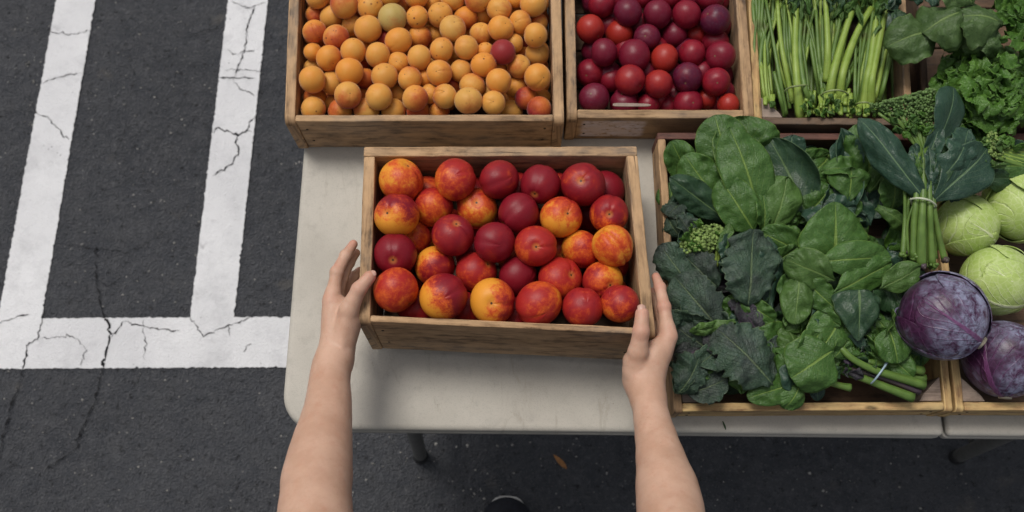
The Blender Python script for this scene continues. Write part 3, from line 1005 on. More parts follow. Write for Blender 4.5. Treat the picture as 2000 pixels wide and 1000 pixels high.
# ------------------------------------------------------------------ fruit
def fruit_mesh(name, mat, seam, cavity, seed, squash=1.0, seg=44, rings=26):
    nz = Noise(seed, 6)
    v, f = [], []
    for j in range(1, rings):
        th = math.pi * j / rings
        for i in range(seg):
            ph = 2 * math.pi * i / seg
            d = np.array([math.sin(th) * math.cos(ph), math.sin(th) * math.sin(ph), math.cos(th)])
            r = 1.0
            a = min(ph, 2 * math.pi - ph)
            r -= seam * math.exp(-(a / .13) ** 2) * (math.sin(th) ** .6) * (1.25 - .6 * th / math.pi)
            r += seam * .35 * math.exp(-((a - .42) / .3) ** 2)
            r -= cavity * math.exp(-(th / .30) ** 2)
            r -= cavity * .25 * math.exp(-((math.pi - th) / .2) ** 2)
            r += nz(d, .32) * .022
            v.append((d[0] * r, d[1] * r, d[2] * r * squash))
    b = len(v)
    v += [(0, 0, (1 - cavity) * squash), (0, 0, -(1 - cavity * .25) * squash)]
    for j in range(rings - 2):
        for i in range(seg):
            f.append((j * seg + i, (j + 1) * seg + i, (j + 1) * seg + (i + 1) % seg, j * seg + (i + 1) % seg))
    for i in range(seg):
        f.append((b, i, (i + 1) % seg))
        k = (rings - 2) * seg
        f.append((b + 1, k + (i + 1) % seg, k + i))
    return mesh(name, v, f, mat)


FM = {
    'nectarine': [fruit_mesh('nectarine', M['nectarine'], .045, .14, 20 + i, .97) for i in range(3)] + [fruit_mesh('nectarine', M['nectarine'], .17, .16, 31, .98)],
    'apricot': [fruit_mesh('apricot', M['apricot'], .03, .09, 40 + i, .98) for i in range(3)] + [fruit_mesh('apricot', M['apricot'], .10, .11, 47, .97)],
    'plum': [fruit_mesh('plum', M['plum'], .012, .07, 60 + i, .98, 40, 24) for i in range(3)],
}


class Heap:
    """lets fruit picked at pixels settle: neighbours that overlap push each other down along the line of sight"""
    def __init__(self, rim, inner, floor):
        self.pl = root_planes[inner.name]
        self.rim, self.inner, self.floor = rim, inner, floor
        self.it = []

    def add(self, px, py, r, layer, **kw):
        q = P(px, py, self.rim(P(px, py, .9)))
        R = r * 1.03 * px2m(q)
        z = self.rim(q) - R * (.35 + .62 * layer) + kw.pop('dz', 0)
        self.it.append(dict(px=px, py=py, z=z, R=R, layer=layer, **kw))

    def settle(self, n=60):
        I = self.it
        for _ in range(n):
            for a in I: a['p'] = P(a['px'], a['py'], a['z'])
            for i in range(len(I)):
                for j in range(i):
                    a, b = I[i], I[j]
                    d = (a['p'] - b['p']).length
                    o = (a['R'] + b['R']) * .91 - d
                    if o > 0:
                        if a['layer'] > b['layer'] or (a['layer'] == b['layer'] and a['z'] < b['z']): lo, hi = a, b
                        else: lo, hi = b, a
                        lo['z'] -= o * .5
                        hi['z'] += o * .06
            for a in I:
                a['z'] = max(a['z'], self.floor(a['p']) + a['R'] * .9)
                a['p'] = P(a['px'], a['py'], a['z'])
                for k, (q, nrm) in enumerate(self.pl):
                    bad = a['R'] * 1.01 - (a['p'] - q).dot(nrm)
                    if bad <= 0: continue
                    ray = (a['p'] - CAMP).normalized()
                    if k == 0 and not a.get('fill'):      # sits lower behind the front board
                        a['z'] += ray.z * min(bad / max(.15, ray.dot(nrm)), .03) if a['z'] > self.rim(a['p']) - a['R'] * 1.0 else 0
                        a['px'], a['py'] = proj(P(a['px'], a['py'], a['z']) + nrm * bad * .35)
                    else:
                        a['px'], a['py'] = proj(a['p'] + nrm * bad)
                    a['p'] = P(a['px'], a['py'], a['z'])
        for a in I: a['p'] = P(a['px'], a['py'], a['z'])


def orient(dx, dy, up, roll):
    """rotation whose local x points along picture direction (dx right, dy up) and 'up' to the sky"""
    X = Vector((dx, dy, up))
    if X.length < 1e-3: X = Vector((rng.gauss(0, 1), rng.gauss(0, 1), rng.gauss(0, 1)))
    X.normalize()
    Y = Vector((0, 0, 1)).cross(X)
    if Y.length < 1e-3: Y = Vector((0, 1, 0))
    Y.normalize()
    Z = X.cross(Y)
    c, s = math.cos(roll), math.sin(roll)
    Y, Z = Y * c + Z * s, Z * c - Y * s
    return Matrix((X, Y, Z)).transposed().to_quaternion()


def put_fruit(kind, a, label, group):
    o = link(kind, FM[kind][a.get('var', rng.randrange(3))], None, a['p'])
    o.rotation_mode = 'QUATERNION'
    q = a.get('q')
    if not q:
        q = orient(*a.get('dir', (0, 0, 0)), a.get('roll', rng.uniform(0, 6.28)))
        if rng.random() < .4 and not a.get('fill'):      # stem end turned up
            best = max((orient(*a.get('dir', (0, 0, 0)), k * .35) for k in range(18)), key=lambda w: (w @ Vector((0, 0, 1))).dot(Vector((rng.uniform(-.5, .5), -.2, 1))))
            q = best
    o.rotation_quaternion = q
    R = a['R']
    o.scale = (R * rng.uniform(.96, 1.05), R * rng.uniform(.96, 1.05), R * rng.uniform(.94, 1.04))
    o.color = (*a['col'], 1)
    tag(o, label, kind, group)
    return o


def lay_filler(heap, kind, x0, x1, y0, y1, nx, ny, r, layer, cols, label, group):
    k0 = len(heap.it)
    for j in range(ny):
        for i in range(nx):
            px = x0 + (x1 - x0) * (i + (.5 if j % 2 else 0) + rng.uniform(-.12, .12)) / nx
            py = y0 + (y1 - y0) * (j + rng.uniform(-.12, .12)) / max(1, ny - 1)
            heap.add(px, py, r * rng.uniform(.92, 1.04), layer, col=rng.choice(cols), label=label, fill=True)


# ---- nectarines: (zoomed x, y, r), layer, colour (redness, spread, darkness), redder side, label
NEC_G = 'nectarines in the held crate'
nec_rim = lambda q: .921 - (q.y - .30) * .096
nec_floor = lambda q: TZ + .030 - (q.y - .30) * .096
H = Heap(nec_rim, c_nec, nec_floor)
W = lambda x: 680 + x / 2.2226
V = lambda y: 270 + y / 2.2226
NEC = [
    (231, 185, 95, 0, (.20, .35, .2), (.4, -.3, 0), 'orange yellow nectarine mottled with red in the back left corner of the held crate'),
    (466, 180, 88, 0, (.50, .5, .3), (.8, .3, 0), 'red nectarine with a yellow left side in the back row, second from the left'),
    (656, 180, 86, 0, (.72, .2, .6), (-.3, -.3, .3), 'crimson nectarine in the middle of the back row'),
    (834, 200, 86, 0, (.85, .1, .75), (0, .2, .3), 'smooth deep crimson nectarine, second from the right in the back row'),
    (1020, 200, 93, 0, (.70, .25, .6), (.5, .5, .2), 'large crimson nectarine at the right end of the back row'),
    (203, 334, 95, 0, (.20, .9, .65), (.1, .9, .25), 'golden yellow nectarine with a dark red top against the left board'),
    (370, 300, 87, 0, (.42, .4, .35), (.2, .8, 0), 'orange red nectarine right of the golden one with the dark red top'),
    (560, 305, 89, 0, (.28, .3, .2), (-.5, .6, 0), 'orange mottled nectarine with small red streaks, third in the second row'),
    (739, 325, 87, 0, (.90, .1, .9), (0, 0, .3), 'dark plum coloured nectarine in the middle of the second row'),
    (924, 342, 92, 0, (.28, .55, .25), (.3, .8, 0), 'yellow and orange nectarine with red veining right of the dark plum coloured one'),
    (1132, 330, 86, 0, (.55, .75, .55), (.2, .8, .3), 'red nectarine with a pale whitish scuff on top by the right board'),
    (455, 420, 92, 0, (.66, .35, .55), (.3, -.2, 0), 'dark red nectarine with yellow freckles, left one of the middle row'),
    (636, 452, 84, 0, (.80, .2, .7), (-.4, 0, .2), 'crimson nectarine in the very centre of the held crate'),
    (814, 468, 88, 0, (.62, .2, .3), (.5, 0, 0), 'bright red nectarine just right of the central crimson one'),
    (1010, 482, 86, .7, (.34, .5, .35), (.5, -.5, 0), 'half hidden orange red nectarine left of the peach like one with a cleft'),
    (1146, 467, 89, -.1, (.10, .3, .1), (.5, -.2, .2), 'orange peach like nectarine with a deep cleft by the right board'),
    (205, 505, 92, .25, (.88, .1, .85), (0, .3, .2), 'dark maroon nectarine against the left board'),
    (376, 555, 89, 0, (.30, .9, .55), (.7, -.5, .1), 'bright yellow nectarine with a red right side in the fourth row'),
    (557, 580, 89, 0, (.62, .25, .4), (-.2, .5, 0), 'red nectarine freckled with yellow, third in the fourth row'),
    (736, 595, 84, 0, (.88, .1, .85), (.2, .3, 0), 'small deep crimson nectarine in the fourth row, behind the two red front ones'),
    (920, 610, 94, 0, (.58, .15, .2), (0, .4, 0), 'large plain red nectarine in the fourth row'),
    (1104, 620, 85, .1, (.28, .7, .4), (-.5, -.4, 0), 'yellow nectarine with red sides behind the front right corner'),
    (198, 660, 102, 0, (.44, .15, .15), (.5, .5, 0), 'large orange red nectarine beside the left thumb'),
    (413, 690, 104, 0, (.34, .9, .6), (.8, .45, .1), 'large half yellow half dark red nectarine, second in the front row'),
    (627, 710, 96, 0, (.08, 1.0, .45), (.95, -.1, 0), 'golden nectarine with a red right cheek in the front row'),
    (827, 720, 97, 0, (.50, .5, .3), (-.6, -.4, 0), 'red nectarine with an orange lower rim in the middle of the front row'),
    (1018, 735, 87, 0, (.68, .15, .45), (0, .2, 0), 'crimson red nectarine, second from the right in the front row'),
    (1186, 718, 83, 0, (.55, .4, .5), (.3, .8, 0), 'tall red nectarine with a pale stem scar beside the right thumb'),
    (278, 425, 84, 1.1, (.22, .5, .2), (.5, -.3, 0), 'sunken golden nectarine below the yellow one with the dark red top'),
    (352, 440, 84, 1.5, (.22, .5, .2), (0, 0, 0), 'deeply sunken orange nectarine left of the dark red freckled one'),
    (352, 190, 80, 1.2, (.40, .3, .3), (0, 0, 0), 'sunken orange nectarine between the two left ones of the back row'),
    (915, 495, 80, 1.3, (.30, .3, .3), (0, 0, 0), 'sunken orange nectarine right of the bright red one'),
    (1150, 225, 85, 1.2, (.9, .1, .8), (0, 0, 0), 'dark red nectarine sunk in the back right corner'),
    (300, 745, 85, 1.3, (.75, .2, .5), (0, 0, 0), 'dark red nectarine sunk between the two left ones of the front row'),
    (510, 745, 82, 1.4, (.7, .2, .5), (0, 0, 0), 'dark red nectarine sunk left of the golden one with the red cheek'),
    (1040, 330, 82, 1.2, (.8, .2, .7), (0, 0, 0), 'dark nectarine sunk left of the one with the whitish scuff'),
    (545, 500, 80, 1.4, (.7, .2, .6), (0, 0, 0), 'dark red nectarine sunk near the centre of the crate'),
    (730, 790, 80, 1.5, (.7, .2, .6), (0, 0, 0), 'dark red nectarine sunk behind the middle of the front board'),
    (1140, 545, 78, 1.3, (.7, .2, .6), (0, 0, 0), 'dark red nectarine sunk under the peach like one with a cleft'),
]
for x, y, r, ly, col, d, lab in NEC:
    H.add(W(x), V(y), r / 2.2226, ly, col=col, dir=d, label=lab)
for j in range(4):
    for i in range(6):
        H.add(W(190 + i * 180 + (70 if j % 2 else 0)), V(230 + j * 150), 84 / 2.2226, 2.0, col=(rng.uniform(.4, .9), .2, .5), dir=(0, 0, 0), label='buried nectarine in the lower layer of the held crate', fill=True)
H.it[15]['var'] = 3
H.it[15]['q'] = None
H.settle()
for a in H.it:
    if a.get('var') == 3:
        # the cleft one shows its seam to the sky, stem end up and to the left
        Z = Vector((-.55, .62, .40)).normalized()
        X = Vector((.15, -.25, .95))
        X = (X - Z * X.dot(Z)).normalized()
        a['q'] = Matrix((X, Z.cross(X), Z)).transposed().to_quaternion()
    put_fruit('nectarine', a, a['label'], NEC_G)

# ---- apricots
APR_G = 'apricots heaped in their crate'
H = Heap(lambda q: Z1 + .004, c_apr, lambda q: TZ + .018)
W = lambda x: 540 + x / 3.333
V = lambda y: y / 3.333
N_ = (.10, 0, 0)
O_ = (.45, 0, 0)
R_ = (.85, 0, 0)
APR = [  # x, y, r, layer, colour, note (landmarks carry their own look)
    (265, -15, 70, .4, N_, ''), (440, 30, 88, -.15, (.78, .35, 0), 'pink and yellow peach like'), (612, 50, 80, .1, N_, ''), (730, -40, 78, 0, N_, ''),
    (755, 118, 92, -.2, (-.1, 1, .1), 'large greenish yellow'), (910, -22, 78, 0, N_, ''), (915, 110, 70, .2, (.12, 0, 1), 'dark bruised'), (1010, 15, 60, 1.1, O_, ''),
    (1065, 95, 80, 0, (.05, .1, .5), ''), (1150, -8, 76, .2, N_, ''), (1230, 118, 78, .25, O_, ''), (1310, -8, 84, 0, (.5, 0, .5), ''),
    (1345, 100, 60, 1.1, N_, ''), (1450, 60, 78, 0, N_, ''), (1552, 62, 60, 1.2, O_, ''), (1555, -5, 58, 1.1, N_, ''), (1672, 25, 82, 0, N_, ''), (360, 112, 76, .45, O_, ''),
    (248, 205, 76, .1, (.42, 0, .9), 'creased orange'), (388, 242, 80, .1, (.72, 0, .9), 'red spotted'), (495, 165, 70, 1.0, N_, ''), (595, 188, 88, -.1, (.02, .15, 0), 'large plain golden'),
    (705, 255, 62, 1.4, R_, ''), (793, 265, 84, -.1, N_, ''), (932, 238, 75, .4, (.45, 0, .6), ''), (1030, 220, 60, 1.1, N_, ''), (1147, 185, 82, -.1, (.22, .15, .3), ''),
    (1330, 220, 72, .5, N_, ''), (1460, 185, 82, -.1, N_, ''), (1585, 145, 72, .4, N_, ''), (1705, 145, 60, 1.2, O_, ''), (1685, 230, 80, 0, N_, ''),
    (240, 340, 60, 1.1, N_, ''), (342, 378, 82, .15, O_, ''), (500, 335, 80, .05, N_, ''), (658, 360, 80, .1, N_, ''), (795, 408, 68, .8, N_, ''), (930, 375, 81, 0, N_, ''),
    (1075, 325, 80, 0, N_, ''), (1236, 310, 77, .1, N_, ''), (1360, 340, 60, 1.3, N_, ''), (1475, 340, 80, .05, (1.6, 0, 0), 'crimson'), (1548, 280, 60, 1.2, N_, ''), (1610, 360, 56, 1.4, O_, ''),
    (1698, 350, 76, .1, (.05, .3, 0), ''), (240, 440, 60, 1.2, N_, ''), (235, 518, 87, -.05, N_, ''), (362, 540, 75, .7, N_, ''), (476, 468, 88, -.05, N_, ''), (580, 512, 70, 1.1, R_, ''),
    (703, 497, 82, 0, (.05, .2, .3), ''), (868, 513, 78, .2, (.4, 0, 0), ''), (965, 510, 60, 1.3, O_, ''), (1060, 475, 84, -.05, N_, ''), (1200, 462, 73, .4, N_, ''),
    (1348, 422, 80, .05, (.3, 0, 1), 'purple spotted'), (1580, 433, 76, .2, (.3, .1, .5), ''), (1700, 503, 84, -.05, N_, ''), (250, 640, 75, .9, O_, ''),
    (465, 620, 88, -.1, (.62, .1, 0), 'dark bottomed'), (570, 620, 64, 1.1, O_, ''), (668, 630, 82, 0, N_, ''), (785, 618, 64, 1.0, N_, ''), (903, 640, 84, 0, (.36, 0, 0), ''),
    (1000, 612, 64, .9, N_, ''), (1098, 628, 79, .25, (.15, .1, .1), 'split skinned'), (1250, 655, 88, -.15, (.12, .25, .2), 'large pale orange'), (1275, 560, 80, .25, O_, ''), (1412, 670, 76, .3, N_, ''),
    (1448, 530, 82, 0, N_, ''), (1505, 655, 60, 1.2, N_, ''), (1555, 570, 68, .9, N_, ''), (1625, 640, 76, .3, (.8, 0, .3), 'orange red'), (240, 728, 82, .15, (.4, 0, .7), ''),
    (415, 738, 78, .5, (.42, 0, .6), ''), (585, 748, 84, .2, (.15, .15, 0), ''), (760, 745, 82, .2, N_, ''), (925, 748, 78, .25, (.45, 0, .2), ''), (1060, 742, 68, .5, (.7, 0, .5), 'reddish blotched'),
    (1525, 752, 80, .3, (.05, .2, 0), ''), (1710, 738, 80, .2, (1.15, 0, .2), 'dark crimson'), (370, 685, 66, 1.3, O_, ''), (1745, 640, 66, 1.3, O_, ''), (1380, 600, 60, 1.5, N_, ''),
    (1440, 450, 60, 1.5, R_, ''), (850, 190, 60, 1.5, R_, ''), (300, 640, 66, 1.5, O_, ''), (1140, 560, 60, 1.6, R_, ''), (250, 100, 60, 1.6, R_, ''), (1610, 300, 60, 1.7, R_, ''), (540, 430, 60, 1.7, R_, ''),
]
for x, y, r, ly, col, note in APR:
    kw = dict(col=(max(-.2, col[0] + rng.uniform(-.12, .14)), min(1, max(0, col[1] + rng.uniform(-.05, .12))), col[2] if col[2] else (.6 if rng.random() < .12 else 0)), note=note)
    if note == 'dark bottomed': kw['dir'] = (.05, -1, -.35)
    if note == 'pink and yellow peach like': kw.update(dir=(-.35, .9, .15), var=3)
    if note in ('creased orange', 'split skinned'): kw['var'] = 3
    H.add(W(x), V(y), r / 3.333, ly, x=x, y=y, **kw)
n_seen = len(H.it)
for x in range(0, 15):          # a row and a half more, running on beyond the top of the picture
    for k in range(3):
        H.add(W(215 + x * 108 + (54 if k % 2 else 0)), V(-105 - k * 90), 80 / 3.333, .3 if k else .7, col=(rng.uniform(0, .4), rng.uniform(0, .2), 0), note='out')
for j in range(7):
    for i in range(11):
        H.add(W(230 + i * 147 + (70 if j % 2 else 0)), V(20 + j * 105), 76 / 3.333, 2.0, col=(rng.uniform(.1, .6), 0, 0), note='fill', fill=True)
H.settle(40)


def apr_colour(c, layer):
    s = 'golden' if c[0] < .24 else 'orange' if c[0] < .62 else 'reddish orange' if c[0] < .95 else 'crimson'
    return ('half buried ' if layer >= .7 else '') + s


def place_words(a, lms, used, noun, colour):
    """a label that says where a fruit lies from the nearest fruit of a look of its own"""
    best = []
    for l in lms:
        dx, dy = a['px'] - l['px'], l['py'] - a['py']
        d = math.hypot(dx, dy)
        ang = math.degrees(math.atan2(dy, dx)) % 360
        w = ['right of', 'behind and right of', 'behind', 'behind and left of', 'left of', 'in front and left of', 'in front and right of', 'in front and right of'][int((ang + 22.5) // 45) % 8]
        if int((ang + 22.5) // 45) % 8 == 6: w = 'in front of'
        best.append((d, w, l))
    best.sort(key=lambda q: q[0])
    for d, w, l in best:
        near = 'touching, ' if d < 2.15 * (a['R'] + l['R']) / 2 / px2m(a['p']) else 'close, ' if d < 95 else 'farther, '
        s = f"{colour} {noun} {near}{w} the {l['note']} one"
        if s not in used:
            used.add(s)
            return s
    return f'{colour} {noun} among its like'


lms = [a for a in H.it[:n_seen] if a['note']]
used = set()
for k, a in enumerate(H.it):
    if k < n_seen:
        if a['note']:
            lab = a['note'] + ' apricot ' + {'crimson': 'near the right board, the only fully crimson one in mid heap', 'dark crimson': 'in the front right corner of its crate'}.get(a['note'], 'in the orange heap' if a['py'] > 60 else 'near the top edge of the picture')
        else:
            lab = place_words(a, lms, used, 'apricot', apr_colour(a['col'], a['layer']))
    elif a['note'] == 'out': lab = 'golden apricot at the far end of the apricot crate'
    else: lab = 'buried apricot in the lower layer of the apricot crate'
    put_fruit('apricot', a, lab, APR_G)

# ---- plums
PLU_G = 'dark red plums in their crate'
H = Heap(lambda q: Z2 - .012, c_plum, lambda q: TZ + .018)
W = lambda x: 1090 + x / 3.334
V = lambda y: y / 3.334
PLU = [  # x, y, r, layer, (purple, orange), label
    (285, 25, 90, .1, (.1, .1), 'red plum at the top left of the plum crate'), (453, 80, 92, 0, (.75, .1), 'purple plum with a pale brown spot near the top of its crate'),
    (545, -12, 66, .7, (.2, .1), 'small red plum cut by the top edge, left one'), (645, 95, 92, 0, (.6, .05), 'purple red plum in the middle of the second row from the top'),
    (835, 95, 90, 0, (.25, .2), 'clear red plum left of the darkest purple one'), (725, -18, 76, .3, (.2, .2), 'red plum cut by the top edge, middle one'),
    (990, -20, 88, .3, (.3, .2), 'red plum cut by the top edge, right one'), (1022, 128, 95, -.1, (1, 0), 'darkest purple plum with a white glint by the right board'),
    (210, 190, 90, 0, (.1, .75), 'red plum with an orange glow against the left board'), (400, 225, 90, .4, (0, .95), 'orange red plum right of the one with an orange glow'),
    (580, 245, 83, .1, (.8, .05), 'small purple plum with a pale speck in the third row'), (757, 228, 86, .2, (.6, .1), 'purple plum right of the small one with a pale speck'),
    (900, 235, 75, 1.2, (0, .6), 'sunken brownish red plum left of the darkest purple one'), (298, 342, 92, 0, (.55, 0), 'magenta plum with a bright glint on its top'),
    (497, 362, 102, -.1, (.5, .15), 'largest plum, dark rose red, left of the bright red orange one'), (693, 380, 88, 0, (0, .9), 'bright red orange plum in the middle of the crate'),
    (872, 348, 85, .1, (.1, .35), 'red plum with tiny pale specks right of the bright red orange one'), (1025, 275, 85, .8, (.2, .3), 'half hidden red plum in front of the darkest purple one'),
    (1057, 367, 92, 0, (.35, .25), 'red plum against the right board, fourth row'), (205, 475, 92, 0, (.25, .35), 'red plum against the left board, second row from the front'),
    (345, 520, 82, .8, (.2, .3), 'half hidden red plum left of the freckled rosy one'), (467, 523, 95, -.1, (.1, .5), 'rosy red plum with a ring of pale freckles'),
    (655, 548, 92, -.1, (.05, .6), 'red plum with an orange heart, second row from the front'), (843, 508, 95, 0, (.95, 0), 'dark purple plum right of the one with an orange heart'),
    (1030, 533, 90, 0, (.1, .3), 'plain red plum by the right board, second row from the front'), (940, 475, 78, 1.2, (.3, .2), 'sunken plum between two rows near the right board'),
    (235, 640, 95, .45, (.7, .05), 'dark plum in the front left corner of the plum crate'), (430, 685, 92, .4, (.6, .1), 'dark plum behind the pale wooden stick'),
    (585, 685, 78, .5, (.2, .2), 'red plum at the right end of the pale wooden stick'), (715, 690, 66, .9, (.2, .2), 'small sunken red plum at the front board'),
    (848, 692, 92, .2, (.2, .25), 'large red plum in the middle of the front row'), (968, 645, 70, .45, (.05, .65), 'small red plum behind the front row, near the right'),
    (1108, 682, 72, .4, (0, .9), 'small orange red plum in the front right corner of the plum crate'),
    (575, 470, 80, 1.2, (.5, .1), 'sunken dark plum in the middle of the crate'), (760, 620, 76, 1.3, (.4, .1), 'sunken dark plum behind the front row'),
    (330, 150, 80, 1.3, (.4, .2), 'sunken dark plum near the top left'), (560, 560, 74, 1.4, (.5, .1), 'sunken dark plum left of the one with an orange heart'),
    (1125, 600, 74, 1.3, (.5, .1), 'sunken dark plum by the right board near the front'),
]
for x, y, r, ly, col, lab in PLU:
    H.add(W(x), V(y), r / 3.334, ly, col=(col[0], col[1], 0), label=lab, dir=(rng.uniform(-.5, .5), rng.uniform(-.3, .6), .8) if col[1] > .4 else (0, 0, 0))
for i in range(6):
    H.add(W(200 + i * 175), V(-150), 90 / 3.334, .3, col=(rng.random(), rng.random() * .4, 0), label='dark red plum at the far end of the plum crate')
for j in range(5):
    for i in range(5):
        H.add(W(240 + i * 200 + (90 if j % 2 else 0)), V(10 + j * 160), 88 / 3.334, 2.0, col=(rng.random(), .1, 0), label='buried plum in the lower layer of the plum crate', fill=True)
H.settle(40)
for a in H.it: put_fruit('plum', a, a['label'], PLU_G)

# flat pale stick lying on the front plums, against the front board
sa, sb = P(1197, 204, Z2 - .001), P(1271, 205, Z2 - .001)
def stick():
    d = sb - sa
    L = d.length
    v, f = [], []
    n = 14
    for i in range(n + 1):
        u = i / n
        w = .0042 * (min(1, math.sqrt(max(0, 1 - (2 * u - 1) ** 6))) * .5 + .5) - .001 * u
        for s, z in ((-1, 0), (1, 0), (1, -.0022), (-1, -.0022)):
            p = sa + d * u + Vector((0, s * w * .55, z + s * w * .5))
            v.append(p)
    for i in range(n):
        for k in range(4): f.append((i * 4 + k, i * 4 + (k + 1) % 4, i * 4 + 4 + (k + 1) % 4, i * 4 + 4 + k))
    f += [(3, 2, 1, 0), tuple(n * 4 + k for k in range(4))]
    o = link('wooden_stick', mesh('wooden_stick', [Vector(p) - sa for p in v], f, M['paper'], False), None, sa)
    tag(o, 'flat pale wooden stick lying on the plums behind the front board', 'stick')
stick()

# ------------------------------------------------------------------ leaves, stalks, heads
PROF = {
    'oval': [(0, .05), (.06, .08), (.16, .50), (.33, .9), (.52, 1), (.72, .9), (.88, .63), (.95, .42), (.985, .22), (1, .03)],
    'round': [(0, .05), (.04, .14), (.12, .66), (.28, .95), (.48, 1), (.7, .96), (.85, .77), (.93, .56), (.975, .34), (1, .04)],
    'spoon': [(0, .10), (.22, .13), (.36, .42), (.55, .88), (.74, 1), (.88, .78), (.95, .52), (.985, .3), (1, .04)],
    'long': [(0, .12), (.12, .35), (.35, .85), (.6, 1), (.82, .75), (.94, .4), (1, .05)],
    'kale': [(0, .10), (.08, .4), (.25, .85), (.5, 1), (.75, .93), (.92, .62), (1, .15)],
    'tri': [(0, .35), (.05, .85), (.15, 1), (.4, .86), (.7, .52), (.9, .2), (1, .02)],
    'heart': [(0, .3), (.05, .78), (.18, 1), (.42, .95), (.66, .74), (.84, .47), (.94, .26), (.98, .15), (1, .03)],
    'fan': [(0, .10), (.15, .35), (.4, .75), (.7, 1), (.9, .95), (1, .7)],
    'strap': [(0, .35), (.2, .55), (.5, .9), (.75, 1), (.92, .6), (1, .06)],
}
leaf_seed = [0]
HWF = [1.22]


def leaf_geo(base, tip, hw, prof='oval', arch=.10, cup=.15, ruffle=.0, roll=0.0, bend=0.0, droop=0.0, fold=0.0, buck=.0040, nu=34, nv=20, rfreq=1.0, ragged=0.0, up=None, lift=0.0, wrapc=None):
    leaf_seed[0] += 1
    sd_ = leaf_seed[0]
    nz = Noise(sd_ + 300, 8)
    base, tip = Vector(base), Vector(tip)
    ax = tip - base
    L = ax.length
    ax.normalize()
    u0 = Vector(up) if up else Vector((0, -.30, 1))
    u0 = (u0 - ax * u0.dot(ax)).normalized()
    s0 = ax.cross(u0).normalized()
    c, s = math.cos(math.radians(roll)), math.sin(math.radians(roll))
    S = s0 * c + u0 * s
    U = u0 * c - s0 * s
    pu, pw = zip(*PROF[prof])
    us = 1 - (1 - np.linspace(0, 1, nu)) ** 1.35
    vs = np.linspace(-1, 1, nv + 1)
    w = np.interp(us, pu, pw)
    k = np.ones(3) / 3
    w2 = np.convolve(np.pad(w, 1, 'edge'), k, 'valid')
    w = np.where((us > .03) & (us < .97), w2, w)
    Ug, Vg = np.meshgrid(us, vs, indexing='ij')
    Wg = w[:, None] * hw * np.ones_like(Vg)
    if ragged:
        e = nz(np.stack([Ug * L, np.sign(Vg) * 3, 0 * Ug], -1), 55) + .6 * nz(np.stack([Ug * L, np.sign(Vg) * 5, 0 * Ug], -1), 130)
        Wg *= 1 + ragged * e * np.abs(Vg) ** 3
    lat = Vg * Wg
    A = np.abs(Vg)
    side = 1 + .35 * nz(np.stack([np.sign(Vg) * 4, 0 * Ug, 0 * Ug], -1), 1)
    h = arch * L * 4 * Ug * (1 - Ug) - droop * L * Ug ** 2.5 + lift * L * Ug
    h = h + cup * A ** 1.7 * Wg * side
    q = np.stack([Ug * L, lat, 0 * Ug + sd_], -1)
    h = h + buck * nz(q, 22) * (A > 0) * np.minimum(1, A * 2.5) + buck * .7 * nz(q, 48) * np.minimum(1, A * 2)
    h = h + L * .062 * nz(q, 7) + Wg * .16 * A * nz(q + 40, 13)
    h = h - .0011 * np.exp(-(Vg / .09) ** 2) * (1 - Ug)
    # puckers between the side veins
    ph = (Ug - .5 * A) * 8 + (Vg > 0) * .37
    h = h + buck * .75 * np.abs(np.sin(np.pi * ph)) * np.minimum(1, A * 3) * (1 - A ** 4)
    if ruffle:
        e = A ** 2.2
        rq = np.stack([Ug * L, np.sign(Vg) * 2.0 + lat * .3, 0 * Ug], -1)
        h = h + ruffle * e * (nz(rq, 24 * rfreq) + .6 * nz(rq, 55 * rfreq))
        lat = lat + ruffle * .5 * e * nz(rq + 9, 30 * rfreq)
    if fold:
        # one half (sign of fold) rolls up and over
        f = np.clip((np.sign(fold) * Vg - .15) / .85, 0, 1)
        ang = f * abs(fold)
        r = Wg / max(abs(fold), .3)
        lat2 = np.sign(fold) * (Wg * .15 + r * np.sin(ang) * .85)
        lat = np.where(f > 0, lat2, lat)
        h = h + np.where(f > 0, r * (1 - np.cos(ang)) * .85, 0)
    bd = bend * L * Ug ** 2
    pos = np.array(base)[None, None] + np.array(ax) * (Ug * L)[..., None] + np.array(S) * (lat + bd)[..., None] + np.array(U) * h[..., None]
    n = nv + 1
    v = pos.reshape(-1, 3)
    uv = np.stack([Ug, Vg * .5 + .5], -1).reshape(-1, 2)
    f = [(i * n + j, (i + 1) * n + j, (i + 1) * n + j + 1, i * n + j + 1) for i in range(nu - 1) for j in range(nv)]
    return v, f, uv


def leaf(parent, mat, b, t, hwpx, prof='oval', z=(.80, .81), label=None, thick=.0006, **kw):
    """b, t: photograph pixels of base and tip; z: their heights; hwpx: half width in pixels"""
    B, T = P(*b, z[0]), P(*t, z[1])
    v, f, uv = leaf_geo(B, T, hwpx * HWF[0] * px2m((B + T) / 2), prof, **kw)
    o = part('leaf', v, f, M[mat], parent, True, uv)
    md = o.modifiers.new('thickness', 'SOLIDIFY')
    md.thickness = thick
    md.offset = 0
    if label: o['label'] = label
    return o


def stalk(parent, mat, pts, r, name='stalk', flat=.8, taper=(1, 1), n=14, seg=10, z=None):
    """pts: (px, py, z)"""
    p = smooth_path([P(*q) for q in pts], n)
    nz = Noise(leaf_seed[0] + 700, 5)
    leaf_seed[0] += 1
    pm = px2m(p[0])
    rads = [r * pm * (taper[0] + (taper[1] - taper[0]) * i / (n - 1)) * (1 + .10 * nz([i * .09, 0, 0], 1)) for i in range(n)]
    v, f, uv = tube(p, rads, seg, True, flat)
    v2 = []
    for i, q in enumerate(v):
        k = i % seg
        g = 1 - .14 * (k % 2)
        v2.append(p[i // seg] + (q - p[i // seg]) * g)
    return part(name, v2, f, M[mat], parent, True, uv)


